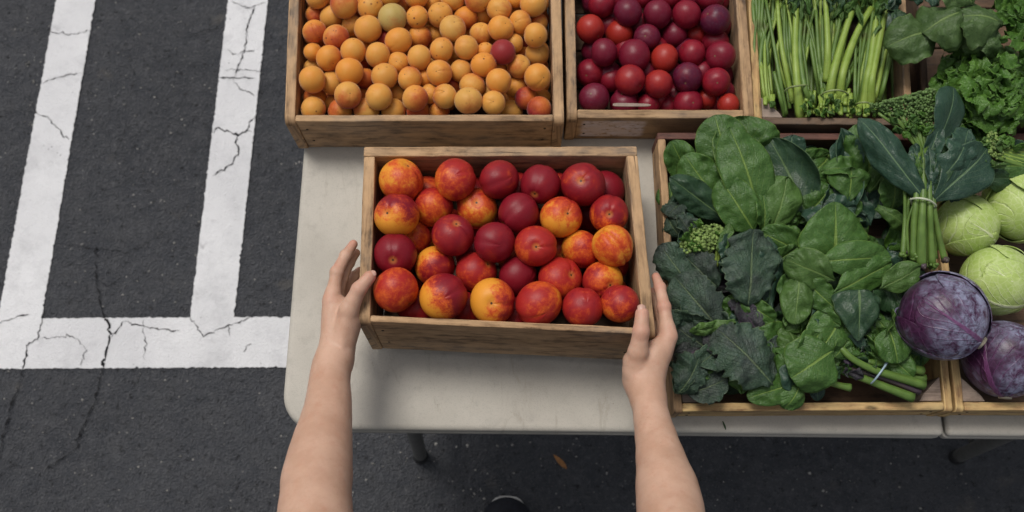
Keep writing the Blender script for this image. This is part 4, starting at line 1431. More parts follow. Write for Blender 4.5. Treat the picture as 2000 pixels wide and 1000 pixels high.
def band_ring(parent, mat, pts, r=2.0, sag=.012):
    """elastic band: visible front half along pts (px, py, z), closed underneath"""
    p = [P(*q) for q in pts]
    m = (p[0] + p[-1]) / 2 - Vector((0, 0, sag))
    path = smooth_path(p + [m.lerp(p[-1], .55) - Vector((0, 0, sag * .5)), m - Vector((0, 0, sag * .8)), m.lerp(p[0], .55) - Vector((0, 0, sag * .5)), p[0]], 36)
    rr = r * px2m(p[0])
    v, f, uv = tube(path, [rr] * 36, 8, False, .8)
    return part('rubber_band', v, f, M[mat], parent, True, uv)


def under(parent, mats, x0, x1, y0, y1, n, z, seed, size=(50, 85)):
    r = random.Random(seed)
    for _ in range(n):
        x, y, a, L = r.uniform(x0, x1), r.uniform(y0, y1), r.uniform(0, 6.28), r.uniform(*size)
        dx, dy = math.cos(a) * L / 2, math.sin(a) * L / 2
        b = (min(max(x - dx, x0), x1), min(max(y - dy, y0), y1))
        t = (min(max(x + dx, x0), x1), min(max(y + dy, y0), y1))
        if math.hypot(b[0] - t[0], b[1] - t[1]) < 25: continue
        leaf(parent, r.choice(mats), b, t, L * r.uniform(.32, .46), r.choice(('oval', 'round', 'kale')), (z, z + r.uniform(0, .012)), roll=r.uniform(-25, 25), nu=14, nv=10, buck=.003)


ICO = None


def buds(parent, mat, name, centers, rad, seed, jitter=.5, label=None):
    """many small buds joined into one part"""
    global ICO
    if ICO is None:
        bm = bmesh.new()
        bmesh.ops.create_icosphere(bm, subdivisions=1, radius=1)
        ICO = (np.array([v.co[:] for v in bm.verts]), [tuple(x.index for x in f.verts) for f in bm.faces])
        bm.free()
    r = np.random.RandomState(seed)
    V, F = [], []
    n = len(ICO[0])
    for i, c in enumerate(centers):
        s = rad * (1 - jitter / 2 + jitter * r.rand())
        V.append(ICO[0] * s * (1 + .3 * r.randn(1, 3) * .5) + np.array(c))
        F += [tuple(a + i * n for a in t_) for t_ in ICO[1]]
    o = part(name, np.concatenate(V), F, M[mat], parent, True)
    o['kind'] = 'stuff'
    return o


def fill_leaves(parent, mats, x0, x1, y0, y1, n, z0, z1, seed, hw=(17, 30), ln=(50, 90), prof=('oval', 'round'), **kw):
    r = random.Random(seed)
    for _ in range(n):
        x, y = r.uniform(x0, x1), r.uniform(y0, y1)
        a = r.uniform(0, 6.28)
        L = r.uniform(*ln)
        z = r.uniform(z0, z1)
        b = (min(max(x - math.cos(a) * L / 2, x0), x1), min(max(y - math.sin(a) * L / 2, y0), y1))
        t = (min(max(x + math.cos(a) * L / 2, x0), x1), min(max(y + math.sin(a) * L / 2, y0), y1))
        if math.hypot(b[0] - t[0], b[1] - t[1]) < 18: continue
        leaf(parent, r.choice(mats), b, t, r.uniform(*hw), r.choice(prof), (z - .006, z + r.uniform(-.004, .012)), roll=r.uniform(-35, 35), arch=r.uniform(.02, .14), cup=r.uniform(-.1, .35), nu=16, nv=10, **kw)


BG = 'bunches of greens in the large crate'
# --- A: spinach head, back left
A = empty('spinach_bunch', P(1450, 440, TZ + .012), 'spinach head with broad rounded upright leaves in the back left corner of the greens crate', 'spinach', BG)
leaf(A, 'spinach', (1462, 365), (1447, 226), 60, 'round', (.812, .862), arch=.05, cup=.25, roll=-8, bend=-.03)
leaf(A, 'spinach', (1428, 352), (1396, 225), 43, 'round', (.825, .872), arch=.08, cup=-.15, roll=10, buck=.002)
leaf(A, 'spinach', (1350, 352), (1311, 276), 26, 'round', (.800, .842), arch=.10, cup=.1, roll=12)
leaf(A, 'spinach', (1404, 398), (1337, 303), 34, 'oval', (.815, .852), arch=.09, cup=-.2, roll=8)
leaf(A, 'collard', (1425, 434), (1307, 345), 27, 'long', (.812, .850), arch=.06, cup=-.15, roll=12, label='narrow leaf with dark blemishes')
leaf(A, 'spinach', (1489, 442), (1427, 248), 44, 'oval', (.840, .890), arch=.06, cup=-.10, roll=-4, bend=-.02, buck=.0024)
leaf(A, 'spinach', (1473, 452), (1408, 350), 34, 'round', (.846, .878), arch=.07, cup=-.1, roll=10, buck=.0024)
leaf(A, 'spinach_pale', (1505, 440), (1538, 345), 34, 'round', (.838, .868), arch=.10, cup=-.22, roll=-14, ruffle=.003, buck=.003)
leaf(A, 'spinach', (1490, 455), (1487, 375), 24, 'oval', (.842, .862), arch=.06, cup=.2, roll=-20)
leaf(A, 'spinach', (1470, 458), (1440, 405), 14, 'oval', (.83, .845), arch=.06)
for k, (bx, by) in enumerate(((1482, 452), (1474, 456), (1492, 450), (1466, 452))):
    stalk(A, 'stalk_dark', [(bx, by, .842), (bx + 3, by + 14, .825), (bx + 4, by + 30, .80)], 3.2)
fill_leaves(A, ['spinach', 'dark_leaf'], 1308, 1530, 290, 470, 16, .765, .805, 1)

under(A, ['spinach', 'dark_leaf'], 1308, 1545, 290, 480, 20, .768, 71)
# --- B: second spinach bunch, back middle
B = empty('spinach_bunch', P(1650, 410, TZ + .012), 'loose spinach leaves along the back board, between the tall head and the tied broccolini', 'spinach', BG)
leaf(B, 'dark_leaf', (1500, 330), (1512, 280), 16, 'oval', (.79, .80))
leaf(B, 'collard', (1578, 430), (1520, 264), 52, 'oval', (.815, .862), arch=.07, cup=-.1, roll=16, bend=-.10, fold=1.2, buck=.0022, label='dark leaf with its left edge folded over')
leaf(B, 'spinach', (1556, 436), (1622, 362), 30, 'round', (.815, .845), arch=.12, cup=-.25, roll=-10, buck=.0032, ruffle=.002)
leaf(B, 'gai', (1652, 345), (1642, 250), 24, 'long', (.81, .865), arch=.12, cup=.9, roll=4, label='dark leaf curled into a channel')
leaf(B, 'dark_leaf', (1668, 360), (1678, 262), 22, 'long', (.80, .83), cup=.5, roll=-10)
leaf(B, 'spinach', (1698, 355), (1692, 240), 36, 'round', (.832, .885), arch=.06, cup=-.05, roll=12, bend=-.05)
leaf(B, 'spinach_pale', (1697, 376), (1752, 282), 28, 'long', (.838, .880), arch=.08, cup=-.2, roll=-16)
leaf(B, 'spinach', (1654, 406), (1662, 326), 35, 'spoon', (.84, .870), arch=.12, cup=-.28, roll=6)
leaf(B, 'spinach', (1735, 418), (1746, 330), 26, 'oval', (.828, .866), arch=.08, cup=-.2, roll=-20, ruffle=.003)
leaf(B, 'spinach_pale', (1712, 404), (1772, 446), 14, 'strap', (.850, .842), arch=.18, cup=-.4, roll=0, ruffle=.002)
leaf(B, 'gai', (1700, 440), (1672, 390), 18, 'oval', (.815, .825), roll=14)
leaf(B, 'lettuce', (1738, 490), (1762, 440), 17, 'round', (.80, .815), ruffle=.003)
fill_leaves(B, ['spinach', 'dark_leaf', 'gai'], 1545, 1770, 290, 500, 18, .765, .81, 2)

under(B, ['spinach', 'dark_leaf', 'gai'], 1540, 1785, 285, 500, 20, .768, 72)
# --- C: kale, left
C = empty('kale_bunch', P(1400, 610, TZ + .012), 'dark blue green kale bunch with ragged leaves along the left board beside the right hand', 'kale', BG)
kk = dict(ragged=.14, ruffle=.0042, rfreq=1.1, nu=40, nv=20)
leaf(C, 'kale', (1350, 560), (1289, 478), 32, 'kale', (.835, .850), arch=.08, cup=-.3, roll=14, **kk)
leaf(C, 'kale', (1403, 640), (1318, 540), 44, 'kale', (.850, .866), arch=.06, cup=-.12, roll=6, **kk)
leaf(C, 'kale', (1402, 560), (1338, 500), 30, 'kale', (.838, .848), arch=.08, cup=-.2, roll=16, **kk)
leaf(C, 'gai', (1412, 535), (1422, 455), 17, 'kale', (.842, .862), arch=.04, cup=.1, roll=-24, **kk)
leaf(C, 'kale', (1459, 598), (1466, 448), 46, 'kale', (.850, .876), arch=.07, cup=-.10, roll=-6, bend=.02, **kk)
leaf(C, 'gai', (1505, 605), (1500, 462), 26, 'long', (.836, .862), arch=.07, cup=-.1, roll=-14, ruffle=.003)
leaf(C, 'spinach_pale', (1436, 628), (1346, 647), 12, 'strap', (.862, .858), arch=.10, cup=-.6, roll=10, label='leaf edge rolled over, pale underside')
leaf(C, 'kale', (1396, 690), (1308, 628), 33, 'kale', (.832, .845), arch=.07, cup=-.1, roll=14, **kk)
leaf(C, 'kale', (1512, 752), (1402, 642), 46, 'kale', (.853, .872), arch=.05, cup=-.12, roll=-8, **kk)
leaf(C, 'kale_purple', (1462, 736), (1372, 655), 13, 'kale', (.848, .855), arch=.02, cup=.2, **kk)
stalk(C, 'stalk_purple', [(1366, 648, .848), (1400, 684, .853), (1428, 710, .855), (1462, 737, .852)], 2.8, 'leaf_stem')
leaf(C, 'spinach_pale', (1402, 714), (1333, 722), 19, 'oval', (.825, .835), arch=.12, cup=-.2, ruffle=.003, label='bright green leaf')
leaf(C, 'gai', (1425, 738), (1340, 750), 17, 'oval', (.800, .81), arch=.08)
leaf(C, 'kale_purple', (1430, 745), (1406, 700), 16, 'kale', (.815, .825), **kk)
leaf(C, 'kale_purple', (1490, 665), (1440, 590), 20, 'kale', (.828, .842), **kk)
leaf(C, 'kale', (1545, 740), (1512, 678), 24, 'kale', (.82, .84), **kk)
for q in range(9):
    a = (1470 + rng.uniform(-35, 45), 640 + rng.uniform(-40, 30))
    leaf(C, rng.choice(['kale', 'kale_purple', 'dark_leaf']), a, (a[0] + rng.uniform(-28, 28), a[1] + rng.uniform(-25, 20)), rng.uniform(9, 15), 'fan', (.825, .842), ruffle=.006, rfreq=1.5, roll=rng.uniform(-40, 40), nu=22, nv=12)
fill_leaves(C, ['kale', 'kale_purple', 'dark_leaf'], 1332, 1540, 500, 765, 26, .765, .815, 3, ruffle=.004)
# floret heads tucked under the kale
fl = empty('broccoli_floret', P(1375, 470, .80), 'yellowish green loose floret tucked between the kale and the spinach head', 'floret')
cs = []
for q in range(420):
    a, rr = rng.uniform(0, 6.28), math.sqrt(rng.random())
    x, y = 1372 + math.cos(a) * rr * 44, 470 + math.sin(a) * rr * 30 - (math.cos(a) * rr) * 12
    cs.append(P(x, y, .842 + .018 * (1 - rr ** 2) + rng.gauss(0, .0035)))
buds(fl, 'floret_pale', 'floret_head', cs, .0030, 4)
for q in range(7):
    x = 1345 + q * 11
    stalk(fl, 'stalk', [(x + rng.uniform(-4, 4), 478 + rng.uniform(-8, 8), .846), (1392 + rng.uniform(-14, 14), 520, .83)], 3.0, 'floret_stem')
leaf(fl, 'spinach_pale', (1408, 512), (1424, 436), 10, 'kale', (.846, .868), roll=30, **kk)
for q in range(10):
    a = (1340 + rng.uniform(0, 70), 470 + rng.uniform(-25, 25))
    leaf(fl, 'lettuce', a, (a[0] + rng.uniform(-16, 16), a[1] + rng.uniform(-18, 10)), rng.uniform(6, 10), 'fan', (.85, .862), ruffle=.004, rfreq=2, roll=rng.uniform(-40, 40), nu=18, nv=10)

under(C, ['kale', 'dark_leaf'], 1335, 1540, 480, 762, 26, .768, 73)
# --- D: spinach, middle right
D = empty('spinach_bunch', P(1620, 540, TZ + .012), 'spread of large overlapping spinach leaves in the middle of the greens crate', 'spinach', BG)
leaf(D, 'spinach', (1566, 492), (1484, 452), 28, 'round', (.842, .856), arch=.10, cup=-.2, roll=10)
leaf(D, 'spinach', (1560, 520), (1505, 468), 22, 'round', (.838, .850), arch=.10, cup=-.2, roll=10)
leaf(D, 'spinach', (1633, 505), (1633, 394), 60, 'heart', (.862, .886), arch=.05, cup=-.16, roll=-4, buck=.0024, label='largest round leaf with a pale midrib')
leaf(D, 'spinach', (1592, 512), (1740, 497), 30, 'oval', (.878, .872), arch=.09, cup=-.12, roll=0, bend=.03, buck=.0024)
leaf(D, 'spinach', (1624, 572), (1735, 512), 30, 'oval', (.868, .862), arch=.06, cup=-.1, roll=-8, buck=.0024)
leaf(D, 'spinach_pale', (1632, 548), (1532, 503), 33, 'oval', (.880, .888), arch=.10, cup=-.28, roll=14, label='pale leaf folded back over itself')
leaf(D, 'spinach_pale', (1562, 530), (1551, 634), 27, 'oval', (.876, .866), arch=.10, cup=-.35, roll=-10)
leaf(D, 'spinach', (1562, 540), (1632, 606), 24, 'oval', (.870, .860), arch=.09, cup=-.2)
leaf(D, 'spinach', (1546, 528), (1534, 590), 20, 'oval', (.86, .858), arch=.1)
leaf(D, 'collard', (1677, 566), (1680, 666), 42, 'tri', (.884, .872), arch=.07, cup=-.2, roll=4, label='drooping three cornered leaf')
leaf(D, 'spinach_pale', (1715, 563), (1797, 520), 25, 'oval', (.868, .884), arch=.08, cup=-.15, roll=-10, buck=.0026, ruffle=.003, label='pale crinkled leaf pointing at the cabbages')
leaf(D, 'spinach_pale', (1722, 668), (1744, 604), 17, 'oval', (.862, .872), arch=.05, cup=.5, roll=-34, label='leaf folded lengthwise')
leaf(D, 'spinach', (1734, 640), (1752, 710), 30, 'round', (.868, .862), arch=.10, cup=-.2, roll=0)
leaf(D, 'spinach', (1645, 612), (1600, 690), 40, 'round', (.850, .856), arch=.08, cup=-.1, roll=8, buck=.0026)
leaf(D, 'spinach_pale', (1572, 608), (1532, 640), 20, 'round', (.845, .850), arch=.08, roll=10)
leaf(D, 'spinach', (1660, 690), (1690, 620), 30, 'oval', (.832, .845), arch=.06, roll=-10)
leaf(D, 'dark_leaf', (1708, 700), (1712, 620), 26, 'oval', (.82, .84), arch=.06, roll=-10)
fill_leaves(D, ['spinach', 'dark_leaf'], 1520, 1800, 480, 700, 26, .765, .825, 5)

under(D, ['spinach', 'dark_leaf'], 1530, 1815, 480, 700, 24, .768, 74)
# --- E: tied bunch at the front
E_ = empty('greens_bunch', P(1680, 735, TZ + .012), 'bunch of thick cut stems tied with a pale blue band beside the front board', 'greens', BG)
leaf(E_, 'spinach', (1626, 684), (1540, 735), 46, 'round', (.868, .862), arch=.07, cup=-.15, roll=-6, bend=-.04, buck=.0026, ruffle=.002, label='big leaf with a bright midrib')
leaf(E_, 'spinach', (1600, 650), (1562, 700), 26, 'round', (.86, .858), arch=.08, roll=6)
leaf(E_, 'spinach', (1628, 700), (1655, 664), 20, 'oval', (.864, .868), arch=.1, roll=-12)
leaf(E_, 'spinach', (1578, 742), (1460, 777), 25, 'oval', (.842, .838), arch=.10, cup=-.25, roll=-12, buck=.003)
leaf(E_, 'spinach', (1562, 752), (1531, 798), 22, 'round', (.846, .829), arch=.18, cup=-.3, roll=8, ruffle=.003, label='leaf hanging over the front board')
leaf(E_, 'gai', (1592, 745), (1598, 783), 13, 'oval', (.815, .81), arch=.1)
stalk(E_, 'stalk_dark', [(1596, 736, .848), (1630, 750, .842), (1661, 757, .838)], 8.2, taper=(.8, 1))
stalk(E_, 'stalk_dark', [(1640, 676, .868), (1664, 700, .868), (1706, 722, .862), (1760, 738, .852), (1806, 752, .846)], 8.5, taper=(.7, 1.1))
stalk(E_, 'stalk_dark', [(1655, 728, .846), (1690, 740, .846), (1740, 760, .842), (1784, 777, .838)], 9.5, taper=(.7, 1.05))
stalk(E_, 'stalk_purple', [(1650, 718, .850), (1700, 730, .848), (1745, 744, .844), (1797, 765, .838)], 8.0, taper=(.6, 1))
stalk(E_, 'stalk_dark', [(1690, 705, .846), (1750, 716, .844), (1804, 724, .840)], 8.5, taper=(.7, 1.1))
stalk(E_, 'stalk_dark', [(1690, 720, .838), (1750, 734, .834), (1808, 738, .832)], 7.5, taper=(.7, 1.1))
band_ring(E_, 'tie', [(1734, 707, .856), (1722, 724, .868), (1710, 740, .862), (1701, 749, .848)], 1.9, .014)
for q in range(12):
    a = (1660 + rng.uniform(-30, 55), 722 + rng.uniform(-14, 14))
    leaf(E_, rng.choice(['kale_purple', 'dark_leaf', 'kale', 'spinach']), a, (a[0] + rng.uniform(-30, 15), a[1] + rng.uniform(-14, 14)), rng.uniform(7, 12), 'kale', (.850, .856), ruffle=.004, rfreq=1.6, ragged=.2, roll=rng.uniform(-40, 40), nu=20, nv=12)
for q in range(14):
    a = (1700 + rng.uniform(-30, 50), 680 + rng.uniform(-25, 22))
    leaf(E_, rng.choice(['dark_leaf', 'spinach', 'kale']), a, (a[0] + rng.uniform(-24, 24), a[1] + rng.uniform(-24, 14)), rng.uniform(9, 14), 'fan', (.835, .852), ruffle=.005, rfreq=1.6, roll=rng.uniform(-40, 40), nu=20, nv=12)

r_ = random.Random(123)
for (x0, x1, y0, y1, n, mats, par) in ((1306, 1345, 400, 500, 5, ['kale', 'gai'], C), (1310, 1420, 560, 760, 12, ['kale', 'kale', 'gai', 'kale_purple'], C), (1440, 1560, 600, 760, 13, ['kale', 'spinach', 'gai'], C), (1540, 1720, 590, 720, 18, ['spinach', 'spinach', 'spinach_pale', 'gai'], D),
                                       (1560, 1770, 380, 520, 14, ['spinach', 'gai', 'spinach_pale'], D), (1700, 1790, 560, 720, 9, ['spinach', 'spinach', 'dark_leaf'], D), (1540, 1660, 290, 420, 9, ['spinach', 'gai'], B), (1480, 1560, 420, 520, 6, ['spinach'], A)):
    for _ in range(n):
        x, y, a, L = r_.uniform(x0, x1), r_.uniform(y0, y1), r_.uniform(0, 6.28), r_.uniform(55, 95)
        b = (min(max(x - math.cos(a) * L / 2, 1306), 1810), min(y - math.sin(a) * L / 2, 768))
        t = (min(max(x + math.cos(a) * L / 2, 1306), 1810), min(y + math.sin(a) * L / 2, 768))
        m = r_.choice(mats)
        z = r_.uniform(.815, .842)
        kw = dict(ragged=.14, ruffle=.005, rfreq=1.2) if 'kale' in m else dict(ruffle=r_.uniform(0, .005))
        leaf(par, m, b, t, L * r_.uniform(.26, .36), 'kale' if 'kale' in m else r_.choice(('oval', 'round', 'long', 'heart')), (z, z + r_.uniform(-.006, .018)), roll=r_.uniform(-40, 40), arch=r_.uniform(.04, .2), cup=r_.uniform(-.5, .4), bend=r_.uniform(-.15, .15), fold=r_.choice((0, 0, 0, .9, -.9)), **kw)

# --- F: tied broccolini bunch lying across the back right of the crate
F_ = empty('broccolini_bunch', P(1808, 440, TZ + .012), 'tied broccolini bunch with a flat green floret head and blue green leaves', 'broccolini', BG)
z0 = .895
leaf(F_, 'gai', (1812, 396), (1668, 238), 29, 'long', (.905, .905), arch=.10, cup=-.3, roll=8, bend=.05, label='long dark leaf left of the floret')
leaf(F_, 'gai', (1823, 318), (1859, 172), 34, 'spoon', (.905, .915), arch=.05, cup=-.08, roll=-4, buck=.001)
leaf(F_, 'gai', (1826, 390), (1932, 287), 42, 'long', (.902, .905), arch=.06, cup=-.08, roll=-8, buck=.001, label='broad leaf with a straight pale midrib')
leaf(F_, 'gai', (1824, 372), (1893, 252), 26, 'kale', (.905, .918), arch=.08, cup=-.2, roll=-12, ruffle=.006, rfreq=1.3, ragged=.1, nu=36, nv=18)
leaf(F_, 'gai', (1806, 330), (1836, 240), 15, 'long', (.905, .915), arch=.06, cup=.3, roll=10)
leaf(F_, 'gai', (1818, 372), (1812, 290), 12, 'long', (.908, .915), arch=.06, cup=.3)
SP = [[(1767, 372, .895), (1768, 430, .88), (1764, 499, .87)], [(1775, 385, .89), (1772, 440, .876), (1774, 495, .865)], [(1795, 300, .905), (1790, 388, .905), (1786, 440, .892), (1785, 504, .876)],
      [(1806, 290, .908), (1803, 390, .91), (1800, 450, .898), (1800, 522, .876)], [(1814, 280, .908), (1816, 395, .908), (1818, 450, .894), (1821, 518, .874)], [(1818, 300, .90), (1824, 398, .90), (1833, 455, .884), (1845, 508, .87)],
      [(1800, 300, .90), (1808, 390, .90), (1811, 450, .885), (1812, 515, .866)]]
for i, s_ in enumerate(SP):
    stalk(F_, 'stalk_dark', s_, (6.5, 5, 8, 9.5, 7.5, 7, 6)[i], taper=(.55, 1.05), n=18, seg=12)
for i, s_ in enumerate(SP):
    e = P(*s_[-1])
    cs = [e + Vector((rng.gauss(0, .0035), rng.gauss(0, .0025), rng.gauss(0, .003))) for _ in range(9)]
    buds(F_, 'stalk_purple' if i % 2 else 'stalk_dark', 'cut_end', cs, .0042, 30 + i)
for q in range(8):
    x = 1772 + q * 8
    stalk(F_, 'stalk_dark' if q % 3 else 'spinach_stalk' if 0 else 'stalk_dark', [(1806 + rng.uniform(-10, 16), 290, .898), (x * .55 + 1804 * .45, 392, .898), (x + rng.uniform(-3, 3), 440, .884), (x + rng.uniform(-4, 8), rng.uniform(488, 512), .868)], rng.uniform(3.5, 5.5), taper=(.6, 1), n=14, seg=8)
for q in range(9):
    a = (1812 + rng.uniform(-14, 12), 385 + rng.uniform(-30, 8))
    leaf(F_, rng.choice(['gai', 'spinach', 'dark_leaf']), a, (a[0] + rng.uniform(-45, 45), a[1] - rng.uniform(60, 130)), rng.uniform(9, 18), 'long', (.898, .903), arch=.06, cup=rng.uniform(-.4, .6), ruffle=.004, roll=rng.uniform(-45, 45))
band_ring(F_, 'band', [(1778, 389, .905), (1792, 387, .917), (1808, 389, .921), (1820, 394, .916), (1828, 403, .904)], 2.3, .016)
cs = []
for q in range(1100):      # flat topped floret: a wedge that narrows to the stems
    t_ = rng.random() ** .6
    x = 1700 + 122 * t_ + rng.gauss(0, 3)
    top = 206 - 32 * t_ + rng.gauss(0, 1)
    bot = 212 + 60 * t_ ** .8
    k_ = rng.random() ** 1.5
    cs.append(P(x, top + (bot - top) * k_, .925 - .022 * k_ + rng.gauss(0, .003)))
buds(F_, 'floret', 'floret_head', cs, .0026, 8)
for q in range(16):
    x = 1715 + q * 6.6
    y = 212 + q * 2.4 + rng.uniform(-6, 10)
    stalk(F_, 'stalk_dark', [(x, y, .915), ((x + 1812) / 2, y + 38, .910), (1808 + rng.uniform(-8, 8), 310, .902)], 3.2, 'floret_stem', n=10, seg=7)
for q in range(22):
    a = (1780 + rng.uniform(-45, 40), 236 + rng.uniform(-18, 36))
    leaf(F_, 'lettuce' if q % 2 else 'spinach', a, (a[0] + rng.uniform(-14, 14), a[1] + rng.uniform(-22, 6)), rng.uniform(5, 9), 'kale', (.912, .922), ruffle=.004, rfreq=2, ragged=.2, roll=rng.uniform(-50, 50), nu=16, nv=10)

# --- second broccolini at the right edge, and the deep leaves around it
G_ = empty('broccolini_bunch', P(1970, 310, TZ + .012), 'pale broccolini bunch cut by the right edge of the picture, above the green cabbages', 'broccolini')
for q in range(15):
    stalk(G_, 'stalk_dark' if q % 3 else 'stalk', [(1925 + rng.uniform(-4, 24), 272 + q * 2.4 + rng.uniform(-3, 3), .895), (1970, 285 + q * 2.2, .892), (2060, 300 + q * 3, .88)], rng.uniform(2.6, 4.2), 'floret_stem', n=10, seg=8)
cs = [P(1928 + abs(rng.gauss(0, 16)), 284 + rng.gauss(0, 11), .898 + rng.gauss(0, .004)) for _ in range(260)]
buds(G_, 'floret_pale', 'floret_head', cs, .0026, 9)
for q in range(14):
    a = (1930 + rng.uniform(0, 80), 275 + rng.uniform(-8, 55))
    leaf(G_, 'spinach_pale' if q % 2 else 'lettuce', a, (a[0] - rng.uniform(8, 26), a[1] + rng.uniform(-10, 10)), rng.uniform(5, 9), 'kale', (.897, .905), ruffle=.004, rfreq=2, ragged=.2, roll=rng.uniform(-50, 50), nu=18, nv=10)
leaf(G_, 'dark_leaf', (2040, 350), (1915, 345), 30, 'long', (.86, .872), cup=-.2, roll=10, buck=.003, ruffle=.003)
leaf(G_, 'spinach', (2040, 330), (1935, 325), 20, 'long', (.875, .885), cup=-.2, roll=-10, buck=.003, ruffle=.003)
fill_leaves(G_, ['dark_leaf', 'gai'], 1850, 2060, 280, 400, 14, .80, .855, 6)

# --- stalk bunches in the back crate
KG = 'bunches of pale green stalks in the back crate'


def stalk_bunch(label, stalks, band, end, tops, seed):
    r = random.Random(seed)
    o = empty('stalk_bunch', P(end[0], end[1], TZ + .012), label, 'greens', KG)
    for pts, w, mt in stalks:
        n = len(pts)
        zz = [.815 if i == n - 1 else .838 for i in range(n)]
        dz = r.uniform(-.008, .008) + (.006 if w > 7 else -.006)
        stalk(o, mt, [(x, y, zz[i] + dz) for i, (x, y) in enumerate(pts)], w * .86, taper=(.75, 1.15), n=16, seg=12, flat=.75)
    st_ = [q for q in stalks if len(q[0]) >= 3]
    for _ in range(22):
        pts, w, mt = r.choice(st_)
        p2, w2, m2 = r.choice(st_)
        k = r.uniform(0, 1)
        n = min(len(pts), len(p2))
        pp = [(pts[i if i < n - 1 else -1][0] * (1 - k) + p2[i if i < n - 1 else -1][0] * k + (r.gauss(0, 7) if 0 < i < n - 1 else r.uniform(-4, 4) + (r.gauss(0, 12) if i == 0 else 0)), pts[i if i < n - 1 else -1][1] * (1 - k) + p2[i if i < n - 1 else -1][1] * k) for i in range(n)]
        pp[0] = (pp[0][0], min(pp[0][1], -15))
        stalk(o, r.choice([mt, 'stalk_dark', 'stalk']), [(x, y, (.826 if i < n - 1 else .812) + r.uniform(-.006, .008)) for i, (x, y) in enumerate(pp)], r.uniform(2.6, 4.4), taper=(.75, 1.1), n=14, seg=8, flat=.8)
    if band: band_ring(o, 'band_green', band, 2.0, .02)
    cx, cy, wx, wy, n = end
    for q in range(n):
        x, y = cx + r.uniform(-wx, wx), cy + r.uniform(-wy, wy)
        stalk(o, 'stalk' if r.random() < .8 else 'stalk_dark', [(x + r.uniform(-4, 4), y - r.uniform(14, 26), .826), (x, y, .832 + r.uniform(-.008, .006))], r.uniform(3, 5.5), 'cut_end', n=6, seg=8, flat=.7)
        if q % 3 == 0:
            leaf(o, 'lettuce' if r.random() < .7 else 'spinach_pale', (x, y), (x + r.uniform(-9, 9), y - r.uniform(8, 16)), r.uniform(3, 5), 'kale', (.836, .842), ruffle=.003, rfreq=2, roll=r.uniform(-60, 60), nu=10, nv=6)
    for x, y, n, sp in tops:
        for q in range(n * 2 // 5):
            a = (x + r.uniform(-sp, sp), y + r.uniform(-34, 6))
            leaf(o, r.choice(['dark_leaf', 'spinach', 'spinach_pale', 'spinach']), a, (a[0] + r.uniform(-22, 26), a[1] - r.uniform(35, 75)), r.uniform(4, 9), 'long', (.84 + r.uniform(-.01, .012), .85 + r.uniform(-.01, .015)), ruffle=.005, rfreq=1.3, roll=r.uniform(-50, 50), cup=r.uniform(-.3, .6), nu=22, nv=10)
    return o


s, d = 'stalk', 'stalk_dark'
stalk_bunch('stalk bunch squeezed against the left board of the back crate', [
    ([(1474, -40), (1478, 20), (1485, 112)], 4.5, d), ([(1484, -40), (1483, 30), (1480, 100)], 5, d), ([(1492, -30), (1488, 30), (1484, 100)], 4, d),
    ([(1545, -30), (1526, 12), (1495, 60), (1485, 120), (1488, 200)], 5, d), ([(1485, 118), (1496, 160), (1514, 216)], 4.5, s), ([(1486, 130), (1492, 180), (1499, 206)], 4, s),
    ([(1510, 40), (1500, 80), (1494, 140)], 3.5, d)], None, (1502, 206, 8, 5, 4), [(1500, 0, 9, 14)], 61)
stalk_bunch('stalk bunch with one thick pale stalk, second from the left in the back crate', [
    ([(1518, 0), (1523, 60), (1530, 110), (1549, 202)], 6, s), ([(1556, 5), (1553, 90), (1557, 160), (1564, 232)], 9, s), ([(1568, -5), (1562, 80), (1565, 130), (1574, 178), (1589, 206)], 6, d),
    ([(1606, -25), (1584, 40), (1576, 90), (1571, 140)], 4.5, d), ([(1532, 10), (1533, 90), (1546, 165)], 4.5, d), ([(1496, 0), (1521, 140), (1536, 224)], 4.5, d),
    ([(1543, 5), (1543, 80), (1548, 150)], 5, d), ([(1512, 140), (1524, 190), (1533, 228)], 5, d), ([(1575, 20), (1568, 90), (1568, 170), (1580, 226)], 5, s)],
    [(1526, 184, .818), (1540, 172, .846), (1556, 168, .856), (1577, 167, .836)], (1580, 212, 11, 18, 14), [(1545, 0, 14, 30), (1575, 5, 10, 20), (1535, 40, 7, 16), (1562, 45, 5, 12)], 62)
stalk_bunch('broadest stalk bunch in the middle of the back crate, cut ends towards the viewer', [
    ([(1676, -15), (1661, 30), (1642, 90), (1626, 150), (1619, 200)], 9, s), ([(1702, 15), (1676, 60), (1656, 110), (1645, 150), (1639, 196)], 9, s), ([(1612, -10), (1617, 90), (1615, 160)], 8, s),
    ([(1594, 20), (1600, 110), (1611, 186)], 5.5, d), ([(1572, 10), (1589, 120), (1602, 190)], 5, d), ([(1648, 10), (1634, 70), (1625, 125), (1628, 190)], 5.5, d), ([(1584, 40), (1600, 150), (1608, 190)], 4.5, d),
    ([(1716, 45), (1690, 92), (1666, 135), (1653, 160), (1646, 190)], 5, d), ([(1627, 40), (1628, 110), (1630, 185)], 6, s), ([(1655, 60), (1643, 110), (1633, 180)], 5, s), ([(1606, 30), (1608, 110), (1612, 180)], 5, d)],
    [(1600, 190, .820), (1612, 180, .848), (1630, 176, .858), (1646, 178, .850), (1657, 187, .822)], (1630, 214, 34, 18, 42), [(1600, 45, 12, 20), (1628, 50, 12, 18), (1610, 5, 14, 30), (1650, -5, 12, 26), (1690, 10, 14, 24), (1660, 50, 8, 18)], 63)
